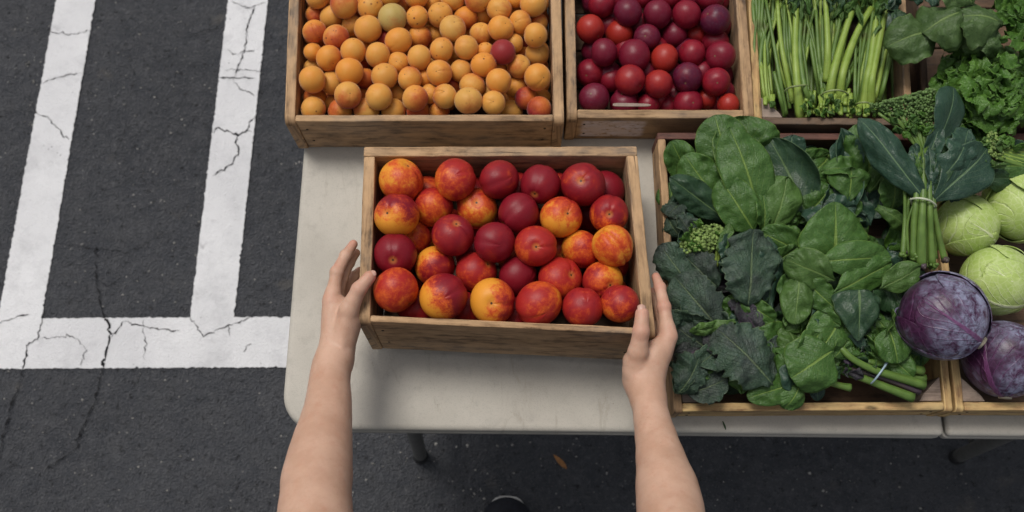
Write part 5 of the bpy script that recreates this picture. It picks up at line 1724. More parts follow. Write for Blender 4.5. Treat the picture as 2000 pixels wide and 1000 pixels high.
stalk_bunch('stalk bunch at the right board of the back crate, its end hidden by broccolini', [
    ([(1718, -10), (1703, 110), (1695, 150), (1686, 212)], 9, s), ([(1736, -10), (1710, 120), (1703, 160), (1701, 205)], 8.5, s), ([(1748, 10), (1722, 135), (1711, 180), (1704, 205)], 6, s),
    ([(1752, 60), (1728, 160), (1717, 198)], 5, d), ([(1698, 20), (1681, 150), (1672, 205)], 5, d), ([(1708, 0), (1690, 140), (1680, 210)], 5, d), ([(1672, 60), (1670, 180), (1676, 215)], 4.5, d)],
    [(1667, 207, .822), (1678, 201, .846), (1692, 200, .854), (1706, 206, .830)], (1690, 222, 18, 8, 12), [(1715, 45, 18, 24), (1735, 25, 14, 20), (1700, 70, 8, 14)], 64)

under(Kfill := empty('stalk_bunch', P(1620, 60, TZ + .012), 'deep lying stalks under the other bunches of the back crate', 'greens', KG), ['dark_leaf'], 1490, 1745, -60, 90, 18, .775, 75)
for q in range(46):
    x = rng.uniform(1492, 1745)
    stalk(Kfill, 'stalk_dark', [(x + rng.uniform(-10, 10), -30, .79), (x, 80, .79), (x + rng.uniform(-10, 10), rng.uniform(170, 228), .782)], rng.uniform(3.5, 6), n=8, seg=8)  # buried stalks in darker green, painting the shade below the bunches
# --- turnip greens and dark tops over the back right
T_ = empty('turnip_greens', P(1880, 60, TZ + .02), 'broad soft turnip leaves lying over the wall between the two back crates', 'greens')
leaf(T_, 'turnip', (1835, 55), (1731, 92), 42, 'oval', (.905, .890), arch=.16, cup=-.35, roll=-20, buck=.005, ruffle=.007)
leaf(T_, 'turnip', (1880, 28), (1802, 62), 50, 'oval', (.925, .912), arch=.14, cup=-.4, roll=-26, buck=.005, ruffle=.007)
leaf(T_, 'turnip', (1880, 30), (1846, 100), 34, 'oval', (.920, .900), arch=.16, cup=-.4, roll=28, buck=.005)
leaf(T_, 'turnip', (1958, 48), (1868, 34), 46, 'oval', (.935, .928), arch=.16, cup=-.4, roll=-24, buck=.005, ruffle=.007)
leaf(T_, 'turnip', (1948, 52), (1880, 96), 40, 'oval', (.925, .905), arch=.16, cup=-.35, roll=28, buck=.005)
leaf(T_, 'turnip', (1952, 46), (1908, 96), 32, 'fan', (.932, .912), arch=.14, cup=-.4, roll=4, buck=.005, ruffle=.005, rfreq=1.6, ragged=.12, nu=36, nv=20)
leaf(T_, 'turnip', (1900, 10), (1850, -45), 46, 'oval', (.92, .93), arch=.14, buck=.005)
stalk(T_, 'stalk_dark', [(1955, 46, .932), (1915, 34, .930), (1878, 32, .926)], 2.6, 'leaf_stem')
for q in range(12):
    a = (1760 + rng.uniform(-25, 70), 8 + rng.uniform(-25, 30))
    leaf(T_, rng.choice(['dark_leaf', 'gai', 'kale']), a, (a[0] + rng.uniform(-30, 30), a[1] + rng.uniform(-20, 40)), rng.uniform(10, 19), 'long', (.865, .875), ruffle=.005, roll=rng.uniform(-45, 45), nu=22, nv=12)

# --- curly lettuce
Lt = empty('curly_lettuce', P(1930, 190, TZ + .02), 'bright green frilly lettuce head in the back right crate', 'lettuce')
r_ = random.Random(77)
for ring, (cnt, rad, zz) in enumerate(((30, 105, .845), (28, 80, .868), (24, 52, .888), (14, 24, .90))):
    for q in range(cnt):
        a = 6.283 * q / cnt + r_.uniform(-.2, .2)
        cx, cy = 1930 + math.cos(a) * rad * .35, 178 + math.sin(a) * rad * .3
        tx, ty = 1930 + math.cos(a) * rad * r_.uniform(.85, 1.15), 178 + math.sin(a) * rad * .88 * r_.uniform(.85, 1.1)
        leaf(Lt, 'lettuce', (cx, cy), (tx, ty), r_.uniform(20, 30), 'fan', (zz - .02, zz + r_.uniform(-.008, .014)), arch=.15, cup=r_.uniform(-.3, .3), ruffle=.011, rfreq=1.6, ragged=.16, roll=r_.uniform(-25, 25), buck=.0035, nu=34, nv=24)
for q in range(30):
    a = (1955 + r_.uniform(-12, 70), 55 + r_.uniform(-60, 60))
    leaf(Lt, 'lettuce', a, (a[0] + r_.uniform(-28, 28), a[1] + r_.uniform(-28, 28)), r_.uniform(14, 24), 'fan', (.895, .912), arch=.15, ruffle=.011, rfreq=1.7, ragged=.16, roll=r_.uniform(-35, 35), buck=.0035, nu=30, nv=20)


# ------------------------------------------------------------------ cabbages
def cabbage(label, px, py, rx, z, mat, axis, leaves, seed, squash=.95, group='cabbages in the right crate'):
    """a head of wrapped leaves: each leaf hugs the head, from its base point outwards"""
    r = random.Random(seed)
    c = P(px, py, z)
    R = rx * .975 * px2m(c)
    o = empty('cabbage', c - Vector((0, 0, R)), label, 'cabbage', group)
    nz = Noise(seed, 7)
    ax = Vector(axis).normalized()
    v, f, uv = [], [], []
    n, m = 40, 28
    X = ax.orthogonal().normalized()
    Y = ax.cross(X)
    for j in range(m + 1):
        th = math.pi * j / m
        for i in range(n + 1):
            ph = 6.2832 * i / n
            d_ = ax * math.cos(th) + (X * math.cos(ph) + Y * math.sin(ph)) * math.sin(th)
            rr = R * (.92 + .02 * nz(d_, .6))
            v.append(c + Vector((d_.x * rr, d_.y * rr, d_.z * rr * squash)))
            uv.append((j / m, i / n))
    f = [(j * (n + 1) + i, j * (n + 1) + i + 1, (j + 1) * (n + 1) + i + 1, (j + 1) * (n + 1) + i) for j in range(m) for i in range(n)]
    part('heart', v, f, M[mat], o, True, uv)
    for li, (az, tilt0, length, width, off, edge) in enumerate(leaves):
        # leaf starts at the stem end (ax), runs over the head in direction az
        dirv = X * math.cos(az) + Y * math.sin(az)
        nu, nv = 34, 26
        vv, uu = [], []
        lz = Noise(seed * 31 + li, 8)
        for i in range(nu + 1):
            u = i / nu
            w = width * (math.sin(math.pi * min(1, .06 + u * .80) ** .8)) ** .7
            if u > .82: w *= math.sqrt(max(0, 1 - ((u - .82) / .18) ** 2)) * .85 + .15
            for k in range(nv + 1):
                q = 2 * k / nv - 1
                th = tilt0 + length * u
                sid = ax.cross(dirv).normalized()
                d0 = ax * math.cos(th) + dirv * math.sin(th)
                t0 = -ax * math.sin(th) + dirv * math.cos(th)
                a = w * q * (1 + .04 * lz([u * 2, q, 1], 1.5))
                d_ = d0 * math.cos(a) + sid * math.sin(a)
                e = max(abs(q) ** 6, max(0, (u - .8) / .2) ** 3)
                rr = R * (.95 + off + .012 * lz([d_.x, d_.y, d_.z], .9) + edge * e * (.6 + .8 * lz([u * 3, q * 3, 2], .5)))
                rr += R * .012 * math.exp(-(q / .07) ** 2) * (1 - .7 * u)
                ph = (u - .6 * abs(q) ** .7) * 6 + (q > 0) * .4
                rr += R * .006 * math.exp(-((ph % 1 - .5) / .13) ** 2) * (1 - abs(q))
                vv.append(c + Vector((d_.x * rr, d_.y * rr, d_.z * rr * squash)))
                uu.append((u, k / nv))
        ff = [(i * (nv + 1) + k, i * (nv + 1) + k + 1, (i + 1) * (nv + 1) + k + 1, (i + 1) * (nv + 1) + k) for i in range(nu) for k in range(nv)]
        lf = part('leaf', vv, ff, M[mat], o, True, uu)
        md = lf.modifiers.new('thickness', 'SOLIDIFY')
        md.thickness = .0012
        md.offset = 0
    # cut stem end
    p = c + ax * R * .93
    v2, f2, uv2 = tube([p, p + ax * R * .10], [R * .17, R * .15], 14)
    part('stem_end', v2, f2, M['cab_stem'], o, True, uv2)
    return o


def around(n, w=1.0, ln=2.1, off=.02, edge=.03, seed=0, t0=.12):
    r = random.Random(seed)
    return [(6.283 * i / n + r.uniform(-.3, .3), t0, ln * r.uniform(.85, 1.1), w * r.uniform(.85, 1.15), off + .014 * i, .55 * edge * r.uniform(.5, 1.5)) for i in range(n)]


cabbage('green cabbage between the tied broccolini and the other green heads', 1886, 440, 64, .822, 'cab_green', (.75, -.35, -.35), around(5, .95, 2.2, .0, .012, 1), 3)
cabbage('large pale green cabbage cut by the right edge of the picture', 1998, 402, 78, .838, 'cab_green', (.6, .6, -.5), around(5, .95, 2.2, .0, .012, 2), 5, group='cabbages in the right crate')
cabbage('green cabbage with a white branching rib, above the right purple one', 1944, 546, 72, .840, 'cab_green', (.75, -.62, .18), around(6, .8, 2.2, .0, .02, 3), 7)
cabbage('dark purple cabbage resting on the wall between the greens and cabbage crates', 1840, 617, 89, .890, 'cab_purple', (.80, -.62, .02), around(5, 1.05, 2.25, .0, .022, 11), 9, .93)
cabbage('purple cabbage with a strong purple rib in the front right crate', 1963, 698, 80, .832, 'cab_purple', (-.12, -.97, -.05), around(5, 1.0, 2.2, .0, .022, 6), 13)

# scraps
def scrap(name, label, cat, a, b, hw, mat, z):
    A_, B_ = P(*a, z), P(*b, z)
    v, f, uv = leaf_geo(A_, B_, hw * px2m(A_), 'long', arch=.06, cup=.3, nu=12, nv=6, up=(0, 0, 1), buck=.0004)
    lo = min(q[2] for q in v)
    v = [(q[0], q[1], q[2] - lo + z + .0004) for q in v]
    o = link(name, mesh(name, [Vector(q) - A_ for q in v], f, M[mat], True, uv), None, A_)
    md = o.modifiers.new('thickness', 'SOLIDIFY')
    md.thickness = .0008
    tag(o, label, cat)
scrap('dry_leaf', 'small brown dry leaf lying on the asphalt in front of the table', 'leaf', (1081, 888), (1107, 916), 5.5, 'chip', .0012)
scrap('leaf_scrap', 'tiny dark green leaf scrap on the table edge below the greens crate', 'leaf', (1411, 823), (1417, 839), 2.0, 'dark_leaf', TZ + .0006)

# ------------------------------------------------------------------ the person whose hands hold the crate
class SDF:
    """union of tapered capsules on a grid, blended smoothly, turned into quads by surface nets"""
    def __init__(self, lo, hi, h):
        self.lo, self.h = np.array(lo, float), h
        self.n = np.ceil((np.array(hi) - self.lo) / h).astype(int) + 1
        self.d = np.full(self.n, .05, np.float32)

    def window(self, lo, hi):
        a = np.clip(((lo - self.lo) / self.h).astype(int), 0, self.n - 1)
        b = np.clip(((hi - self.lo) / self.h).astype(int) + 2, 0, self.n)
        ax = [self.lo[i] + self.h * np.arange(a[i], b[i], dtype=np.float32) for i in range(3)]
        return tuple(slice(a[i], b[i]) for i in range(3)), np.meshgrid(*ax, indexing='ij', sparse=True)

    def cap(self, a, b, ra, rb, k=.004, sub=False):
        a, b = np.array(a, float), np.array(b, float)
        m = max(ra, rb) + .03
        sl, (X, Y, Z) = self.window(np.minimum(a, b) - m, np.maximum(a, b) + m)
        ab = b - a
        L2 = max(float(ab @ ab), 1e-12)
        t = np.clip(((X - a[0]) * ab[0] + (Y - a[1]) * ab[1] + (Z - a[2]) * ab[2]) / L2, 0, 1)
        t = t * t * (3 - 2 * t) * .35 + t * .65
        d = np.sqrt((X - a[0] - t * ab[0]) ** 2 + (Y - a[1] - t * ab[1]) ** 2 + (Z - a[2] - t * ab[2]) ** 2) - (ra + (rb - ra) * t)
        self.blend(sl, d.astype(np.float32), k, sub)

    def ell(self, c, axes, k=.004, sub=False):
        """ellipsoid: centre c, three axis vectors"""
        c = np.array(c, float)
        A = np.array([list(v) for v in axes], float)
        r = np.linalg.norm(A, axis=1)
        m = r.max() + .03
        sl, (X, Y, Z) = self.window(c - m, c + m)
        q = 0
        for i in range(3):
            u = A[i] / r[i] ** 2
            q = q + ((X - c[0]) * u[0] + (Y - c[1]) * u[1] + (Z - c[2]) * u[2]) ** 2
        q = np.sqrt(q)
        d = (q - 1) * r.min() * (1 + .25 * (r.mean() / r.min() - 1))
        self.blend(sl, d.astype(np.float32), k, sub)

    def blend(self, sl, d, k, sub):
        o = self.d[sl]
        if sub: d, o = -d, o
        if sub:
            h = np.clip(.5 - .5 * (o - d) / k, 0, 1)
            self.d[sl] = o + (d - o) * h + k * h * (1 - h)
        else:
            h = np.clip(.5 + .5 * (o - d) / k, 0, 1)
            self.d[sl] = o + (d - o) * h - k * h * (1 - h)

    def merge(self, other, k):
        h = np.clip(.5 + .5 * (self.d - other.d) / k, 0, 1)
        self.d = self.d + (other.d - self.d) * h - k * h * (1 - h)

    def mesh(self):
        d = self.d
        n = d.shape
        s = d < 0
        cs = np.zeros(tuple(x - 1 for x in n), np.int8)
        for i in (0, 1):
            for j in (0, 1):
                for k in (0, 1):
                    cs += s[i:n[0] - 1 + i, j:n[1] - 1 + j, k:n[2] - 1 + k]
        act = (cs > 0) & (cs < 8)
        idx = np.full(cs.shape, -1, np.int64)
        c = np.argwhere(act)
        idx[act] = np.arange(len(c))
        acc = np.zeros((len(c), 3))
        cnt = np.zeros(len(c))
        co = [(i, j, k) for i in (0, 1) for j in (0, 1) for k in (0, 1)]
        val = {o: d[c[:, 0] + o[0], c[:, 1] + o[1], c[:, 2] + o[2]] for o in co}
        for o in co:
            for axis in range(3):
                if o[axis]: continue
                p = list(o)
                p[axis] = 1
                a, b = val[o], val[tuple(p)]
                m = (a < 0) != (b < 0)
                t = np.where(m, a / np.where(m, a - b, 1), 0)
                q = np.tile(np.array(o, float), (len(c), 1))
                q[:, axis] += t
                acc[m] += q[m]
                cnt[m] += 1
        v = self.lo + (c + acc / cnt[:, None]) * self.h
        F = []
        for axis in range(3):
            u, w = (axis + 1) % 3, (axis + 2) % 3
            sa = [slice(None)] * 3
            sb = [slice(None)] * 3
            sa[axis], sb[axis] = slice(0, n[axis] - 1), slice(1, n[axis])
            A, B = s[tuple(sa)], s[tuple(sb)]
            e = np.argwhere(A != B)
            e = e[(e[:, u] > 0) & (e[:, w] > 0) & (e[:, u] < n[u] - 1) & (e[:, w] < n[w] - 1)]
            inside = A[e[:, 0], e[:, 1], e[:, 2]]
            q = []
            for du, dw in ((-1, -1), (0, -1), (0, 0), (-1, 0)):
                g = e.copy()
                g[:, u] += du
                g[:, w] += dw
                q.append(idx[g[:, 0], g[:, 1], g[:, 2]])
            q = np.stack(q, 1)
            q[~inside] = q[~inside][:, ::-1]
            F.append(q)
        return v, np.concatenate(F)


def fair(v, F, it=6, lam=.5):
    """a few rounds of Taubin smoothing on the quads"""
    e = np.concatenate([F[:, [0, 1]], F[:, [1, 2]], F[:, [2, 3]], F[:, [3, 0]]])
    for i in range(it):
        for l in (lam, -lam * 1.03):
            acc = np.zeros_like(v)
            cnt = np.zeros(len(v))
            np.add.at(acc, e[:, 0], v[e[:, 1]])
            np.add.at(cnt, e[:, 0], 1)
            np.add.at(acc, e[:, 1], v[e[:, 0]])
            np.add.at(cnt, e[:, 1], 1)
            v = v + (acc / cnt[:, None] - v) * l
    return v


def arm(wrist, fore, elbow, shoulder, palm, fingers, thumb, tend, hres=.0014):
    pts = [Vector(p) for p in [wrist, elbow, shoulder] + [q for f in fingers for q in f[0]] + [q for q, _ in thumb]]
    lo = [min(p[i] for p in pts) - .065 for i in range(3)]
    hi = [max(p[i] for p in pts) + .065 for i in range(3)]
    hand = SDF(lo, hi, hres)
    for a, b, ra, rb, k in palm: hand.cap(a, b, ra, rb, k)
    for a, b, ra, rb, k in fore: hand.cap(a, b, ra, rb, k)
    for a, b, ra, rb, k in tend: hand.cap(a, b, ra, rb, k)
    base = hand.d.copy()
    for path, rads in fingers:
        f = SDF(lo, hi, hres)
        for i in range(len(path) - 1): f.cap(path[i], path[i + 1], rads[i], rads[i + 1], .0035)
        # knuckle swellings
        for i in range(1, len(path) - 1): f.cap(path[i], Vector(path[i]) + Vector((0, 0, .0003)), rads[i] * 1.05, rads[i] * 1.05, .003)
        # deep blend with the palm near the root, hardly any with the neighbours
        r0 = np.array(path[0])
        hand.merge(f, .0022)
        hand.cap(path[0], Vector(path[0]).lerp(Vector(path[1]), .22), rads[0] * 1.04, rads[0] * .98, .009)
    f = SDF(lo, hi, hres)
    for i in range(len(thumb) - 1): f.cap(thumb[i][0], thumb[i + 1][0], thumb[i][1], thumb[i + 1][1], .005)
    hand.merge(f, .0055)
    v, F = hand.mesh()
    v = fair(v, F, 5)
    return v, F


def nail(c, n, along, w, l, parent):
    """curved nail plate lying on the finger tip: c centre, n outward, along towards the tip"""
    c, n, along = Vector(c), Vector(n).normalized(), Vector(along)
    along = (along - n * along.dot(n)).normalized()
    s = along.cross(n).normalized()
    v, f = [], []
    NU, NV = 10, 10
    for i in range(NU + 1):
        a = i / NU * 2 - 1
        for j in range(NV + 1):
            b = j / NV * 2 - 1
            ww = w * (1 - .16 * max(0, -a) ** 3) * math.sqrt(max(0.0, 1 - max(0, abs(a) - .55) ** 2 / .45 ** 2 * .75))
            h = -.42 * w * b * b - .10 * l * a * a
            v.append(c + along * (a * l) + s * (b * ww) + n * h)
    f = [(i * (NV + 1) + j, i * (NV + 1) + j + 1, (i + 1) * (NV + 1) + j + 1, (i + 1) * (NV + 1) + j) for i in range(NU) for j in range(NV)]
    o = part('nail', v, f, M['nail'], parent, True)
    md = o.modifiers.new('thickness', 'SOLIDIFY')
    md.thickness = .0007
    md.offset = -1
    return o


person = empty('person', (-.02, -.22, 0), 'person seen from above, bare forearms, both hands gripping the nectarine crate', 'person')

# left hand: thumb over the rim, fingers down the outside of the left board
lw, le, lsh = P(651, 702, .898), P(612, 1040, 1.085), Vector((-.205, -.20, 1.36))
iM, iP, iD, iT = P(648, 588, .902), P(658, 532, .902), P(675, 499, .895), P(690, 477, .888)
mM, mP, mD, mT = P(654, 598, .886), P(668, 544, .885), P(682, 513, .876), P(695, 494, .866)
rM, rP, rD, rT = P(660, 612, .868), P(677, 562, .864), P(691, 540, .852), P(702, 529, .840)
pM, pP, pD, pT = P(664, 630, .845), P(682, 592, .836), P(694, 584, .824), P(700, 582, .815)
tC, tM, tI, tT = P(670, 662, .905), P(681, 606, .922), P(701, 565, .938), P(722, 541, .9375)


def chain(rows, z0, z1):
    """forearm from its outline: rows of (y, left, right) pixels; z runs from z0 to z1"""
    out = []
    for y, a, b in rows:
        k = (y - rows[0][0]) / (rows[-1][0] - rows[0][0])
        c = P((a + b) / 2, y, z0 + (z1 - z0) * k)
        out.append((c, (b - a) / 2 * px2m(c) * .965))
    return out


UPV = Vector((0, -.15, 1)).normalized()


def cords(ch, side):
    """tendons and a vein that just show under the skin of a forearm"""
    out = []
    for off, r, i0, i1 in ((.15, .0030, 0, 4), (-.35, .0026, 0, 3), (.55, .0022, 2, 9)):
        q = []
        for i in range(i0, min(i1, len(ch) - 1) + 1):
            c, R = ch[i]
            o_ = off + .12 * math.sin(i * 1.7)
            q.append(c + (UPV * math.sqrt(1 - o_ * o_) + Vector((side * o_, 0, 0))) * (R - r * .25))
        out += [(a, b, r, r, .0045) for a, b in zip(q, q[1:])]
    return out


LF_ = chain([(700, 620, 680), (722, 615, 677), (750, 610, 676), (776, 607, 678), (800, 602, 679), (830, 591, 680), (866, 577, 681), (905, 565, 681), (944, 555, 681), (1000, 549, 682), (1045, 552, 686)], .893, 1.085)
RF_ = chain([(745, 1226, 1292), (768, 1236, 1293), (790, 1241, 1296), (825, 1244, 1305), (860, 1247, 1318), (900, 1248, 1334), (940, 1250, 1350), (965, 1251, 1359), (1000, 1251, 1369), (1045, 1246, 1372)], .893, 1.085)
le, re_ = LF_[-1][0], RF_[-1][0]
la = lw.lerp(le, .33)
lv, lF = arm(lw, [(p[0], q[0], p[1], q[1], .022) for p, q in zip(LF_, LF_[1:])] + cords(LF_, 1) + [(le, le.lerp(lsh, .75), LF_[-1][1], .046, .02)], le, le.lerp(lsh, .75), [
    (lw, iM, .0180, .0125, .010), (lw + Vector((0, 0, -.008)), mM, .0190, .0130, .010), (lw + Vector((.003, 0, -.012)), rM, .0185, .0130, .010), (lw + Vector((.006, -.002, -.018)), pM, .0180, .0120, .010),
    (lw.lerp(iM, .4), lw.lerp(iM, .8), .0160, .0145, .010), (lw + Vector((.012, .006, -.002)), tM + Vector((.001, -.014, -.014)), .0165, .0170, .012),
    (P(676, 676, .885), P(684, 638, .892), .0120, .0150, .012), (P(660, 640, .89), P(668, 600, .898), .018, .016, .012)],
    [([iM, iP, iD, iT], [.0118, .0102, .0088, .0072]), ([mM, mP, mD, mT], [.0112, .0094, .0084, .0072]), ([rM, rP, rD, rT], [.0108, .0089, .0080, .0068]), ([pM, pP, pD, pT], [.0098, .0079, .0070, .0060])],
    [(tC, .0170), (tM, .0150), (tI, .0112), (tT, .0098)],
    [(lw + Vector((.012, -.01, .010)), tC.lerp(tM, .6) + Vector((0, 0, .009)), .0032, .0036, .006), (lw + Vector((-.004, -.015, .014)), iM + Vector((0, 0, .0055)), .0030, .0034, .006),
     (iM + Vector((-.002, 0, .004)), iM + Vector((-.002, .004, .004)), .0082, .008, .006)])

# right hand: thumb along the rim of the right board
rw, re_, rsh = P(1261, 752, .898), P(1318, 1040, 1.085), Vector((.165, -.20, 1.36))
iM, iP, iD, iT = P(1305, 657, .905), P(1297, 600, .903), P(1289, 562, .894), P(1281, 541, .887)
mM, mP, mD, mT = P(1300, 672, .885), P(1291, 612, .876), P(1281, 584, .862), P(1274, 570, .850)
rM, rP, rD, rT = P(1293, 685, .866), P(1283, 632, .855), P(1273, 612, .842), P(1267, 602, .832)
pM, pP, pD, pT = P(1284, 700, .850), P(1275, 660, .840), P(1267, 645, .828), P(1262, 638, .818)
tC, tM, tI, tT = P(1238, 724, .905), P(1246, 688, .924), P(1252, 648, .9410), P(1254, 613, .9400)
ra_ = rw.lerp(re_, .33)
rv, rF = arm(rw, [(p[0], q[0], p[1], q[1], .022) for p, q in zip(RF_, RF_[1:])] + cords(RF_, -1) + [(re_, re_.lerp(rsh, .75), RF_[-1][1], .046, .02)], re_, re_.lerp(rsh, .75), [
    (rw, iM, .0180, .0125, .010), (rw + Vector((0, 0, -.008)), mM, .0190, .0130, .010), (rw + Vector((-.003, 0, -.012)), rM, .0185, .0130, .010), (rw + Vector((-.006, -.002, -.018)), pM, .0180, .0120, .010),
    (rw.lerp(iM, .4), rw.lerp(iM, .8), .0160, .0145, .010), (rw + Vector((-.012, .006, -.002)), tM + Vector((-.004, -.012, -.014)), .0165, .0170, .012),
    (P(1238, 735, .885), P(1234, 704, .892), .0150, .0140, .012), (P(1262, 730, .90), P(1284, 688, .900), .020, .018, .012), (P(1256, 715, .905), P(1276, 690, .905), .017, .015, .012)],
    [([iM, iP, iD, iT], [.0118, .0102, .0088, .0072]), ([mM, mP, mD, mT], [.0112, .0094, .0084, .0072]), ([rM, rP, rD, rT], [.0108, .0089, .0080, .0068]), ([pM, pP, pD, pT], [.0098, .0079, .0070, .0060])],
    [(tC, .0170), (tM, .0150), (tI, .0122), (tT, .0106)],
    [(rw + Vector((-.010, -.01, .010)), tC.lerp(tM, .6) + Vector((0, 0, .009)), .0032, .0036, .006), (rw + Vector((.008, -.015, .012)), iM + Vector((0, 0, .0055)), .0030, .0034, .006),
     (iM + Vector((.002, 0, .004)), iM + Vector((.002, .004, .004)), .0082, .008, .006)])

# the rest of the figure stands below and behind the camera
hb = SDF((-.30, -.52, .80), (.26, .06, 1.80), .007)
cx = -.02
for s in (-1, 1):
    sh = Vector((cx + s * .165, -.215, 1.385))
    hb.cap(Vector((cx, -.24, 1.40)), sh, .055, .050, .04)
    hb.cap(sh, le.lerp(lsh, .70) if s < 0 else re_.lerp(rsh, .70), .050, .040, .03)
hb.ell((cx, -.25, 1.24), [(.155, 0, 0), (0, .095, 0), (0, 0, .20)], .05)
hb.ell((cx, -.25, 1.02), [(.145, 0, 0), (0, .095, 0), (0, 0, .16)], .05)
hb.cap((cx, -.24, 1.38), (cx, -.20, 1.52), .052, .048, .03)
hb.ell((cx, -.165, 1.605), [(.070, 0, 0), (0, .088, 0), (0, 0, .105)], .02)
hb.cap((cx, -.085, 1.600), (cx, -.068, 1.572), .010, .014, .012)
hb.cap((cx - .012, -.085, 1.545), (cx + .012, -.085, 1.545), .007, .007, .010)
for s in (-1, 1):
    hb.ell((cx + s * .072, -.17, 1.60), [(.010, 0, 0), (0, .018, 0), (0, 0, .030)], .008)
    hb.ell((cx + s * .030, -.082, 1.615), [(.013, 0, 0), (0, .010, 0), (0, 0, .008)], .004, True)
bv, bF = hb.mesh()
bv = fair(bv, bF, 3)
V_ = np.concatenate([bv, lv, rv])
F_all = np.concatenate([bF, lF + len(bv), rF + len(bv) + len(lv)])
body = part('body', V_, F_all.tolist(), M['skin'], person, True)
at = body.data.attributes.new('rud', 'FLOAT', 'POINT')
rud = np.zeros(len(V_))
for p_, r_0 in [(x, .012) for x in (tT, tI, iT, iD, iP, iM, mT)] + [(P(723, 540, .9365), .013), (P(701, 563, .939), .010), (P(687, 477, .886), .014), (P(657, 523, .90), .010), (P(647, 585, .902), .012), (P(692, 512, .848), .014)]:
    rud = np.maximum(rud, np.exp(-(np.linalg.norm(V_ - np.array(p_), axis=1) / r_0) ** 2))
at.data.foreach_set('value', rud.astype(np.float32))
for s in (-1, 1):
    e = SDF((cx + s * .03 - .02, -.11, 1.59), (cx + s * .03 + .02, -.06, 1.64), .002)
    e.ell((cx + s * .030, -.088, 1.615), [(.010, 0, 0), (0, .010, 0), (0, 0, .009)], .002)
    v, F = e.mesh()
    part('eye', v, F.tolist(), M['nail'], person, True)

nail(P(724, 533, .9452) + Vector((.001, .0, -.0002)), (.10, .35, 1), P(735, 533, .94) - P(705, 552, .94), .0062, .0072, person)
nail(P(1253.5, 603, .9488), (-.03, .12, 1), P(1254, 590, .94) - P(1252, 640, .94), .0066, .0078, person)


def garment(name, caps, ells, lo, hi, mat, h=.008, k=.04):
    g = SDF(lo, hi, h)
    for a, b, ra, rb in caps: g.cap(a, b, ra, rb, k)
    for c, ax in ells: g.ell(c, ax, k)
    v, F = g.mesh()
    v = fair(v, F, 4)
    return part(name, v, F.tolist(), M[mat], person, True)


lu, ru = le.lerp(lsh, .45), re_.lerp(rsh, .45)
garment('shirt', [(Vector((cx, -.24, 1.39)), Vector((cx - .17, -.215, 1.375)), .07, .062), (Vector((cx, -.24, 1.39)), Vector((cx + .17, -.215, 1.375)), .07, .062),
                  (lsh, lu, .064, .060), (rsh, ru, .064, .060)],
        [((cx, -.25, 1.25), [(.175, 0, 0), (0, .115, 0), (0, 0, .21)]), ((cx, -.255, 1.02), [(.175, 0, 0), (0, .118, 0), (0, 0, .17)])], (-.36, -.46, .82), (.32, .02, 1.50), 'cloth_dark')
hipL, hipR = Vector((cx - .085, -.26, .90)), Vector((cx + .085, -.26, .90))
ankR, ankL = Vector((-.012, -.085, .10)), Vector((cx - .11, -.33, .10))
kneeR, kneeL = hipR.lerp(ankR, .5) + Vector((.0, .035, 0)), hipL.lerp(ankL, .5) + Vector((0, .03, 0))
garment('trousers', [(hipR, kneeR, .088, .060), (kneeR, ankR, .060, .048), (hipL, kneeL, .088, .060), (kneeL, ankL, .060, .048), (hipL + Vector((0, 0, .05)), hipR + Vector((0, 0, .05)), .10, .10)], [],
        (-.30, -.46, .04), (.24, .08, 1.10), 'jeans', .009)


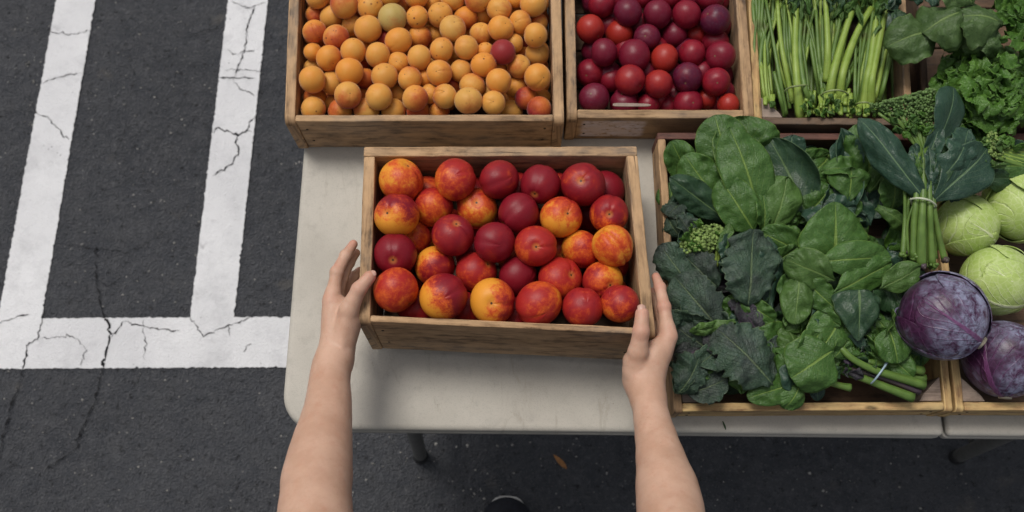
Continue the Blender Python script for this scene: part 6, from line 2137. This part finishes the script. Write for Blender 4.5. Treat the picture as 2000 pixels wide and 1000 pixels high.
def shoe(toe, heel, w):
    """low shoe from heel to toe, standing on the ground"""
    toe, heel = Vector(toe), Vector(heel)
    d = (toe - heel)
    g = SDF([min(toe[i], heel[i]) - .075 for i in (0, 1)] + [-.02], [max(toe[i], heel[i]) + .075 for i in (0, 1)] + [.16], .004)
    up = Vector((0, 0, 1))
    g.cap(heel + up * .045, heel.lerp(toe, .5) + up * .050, .034, .040, .02)
    g.cap(heel.lerp(toe, .45) + up * .045, toe - d.normalized() * .040 + up * .036, .042, .036, .02)
    sd = d.cross(up).normalized()
    for s in (-1, 1): g.cap(heel.lerp(toe, .62) + sd * s * .026 + up * .034, toe - d.normalized() * .046 + sd * s * .026 + up * .034, .032, .030, .02)
    g.cap(heel + up * .05, heel.lerp(toe, .2) + up * .095, .034, .040, .02)
    v, F = g.mesh()
    v = fair(v, F, 4)
    v[:, 2] = np.maximum(v[:, 2], .014)
    o = part('shoe', v, F.tolist(), M['shoe'], person, True)
    # sole: a slab following the plan outline, a little proud of the upper
    pv, pf = [], []
    n = 40
    L = d.length
    for z in (.0, .003, .016, .018):
        for i in range(n):
            a = 6.2832 * i / n
            x = math.cos(a)
            lw_ = w * (1.0 if x > 0 else .78) * (1 if z in (.003, .016) else .965)
            c = heel.lerp(toe, .5) + d * (.5 * x * (1 if abs(x) < 1 else 1))
            pv.append(c + sd * (abs(math.sin(a)) ** .62 * math.copysign(1, math.sin(a)) * lw_) + up * (z - c.z + .0005))
    for r in range(3):
        for i in range(n): pf.append((r * n + i, r * n + (i + 1) % n, (r + 1) * n + (i + 1) % n, (r + 1) * n + i))
    pf += [tuple(reversed(range(n))), tuple(range(3 * n, 4 * n))]
    part('sole', pv, pf, M['sole'], o, True)
    return o


tq = P(992, 968, .02)
shoe((tq.x, tq.y, 0), (tq.x - .01, tq.y - .275, 0), .063)
shoe((ankL.x - .02, ankL.y + .18, 0), (ankL.x, ankL.y - .085, 0), .063)
# hair over the back and top of the head
hr = SDF((cx - .12, -.30, 1.48), (cx + .12, -.04, 1.76), .005)
hr.ell((cx, -.178, 1.630), [(.080, 0, 0), (0, .094, 0), (0, 0, .098)], .02)
hr.ell((cx, -.235, 1.55), [(.07, 0, 0), (0, .045, 0), (0, 0, .10)], .03)
hr.ell((cx, -.06, 1.560), [(.062, 0, 0), (0, .060, 0), (0, 0, .095)], .012, True)
v, F = hr.mesh()
v = fair(v, F, 3)
part('hair', v, F.tolist(), M['hair'], person, True)
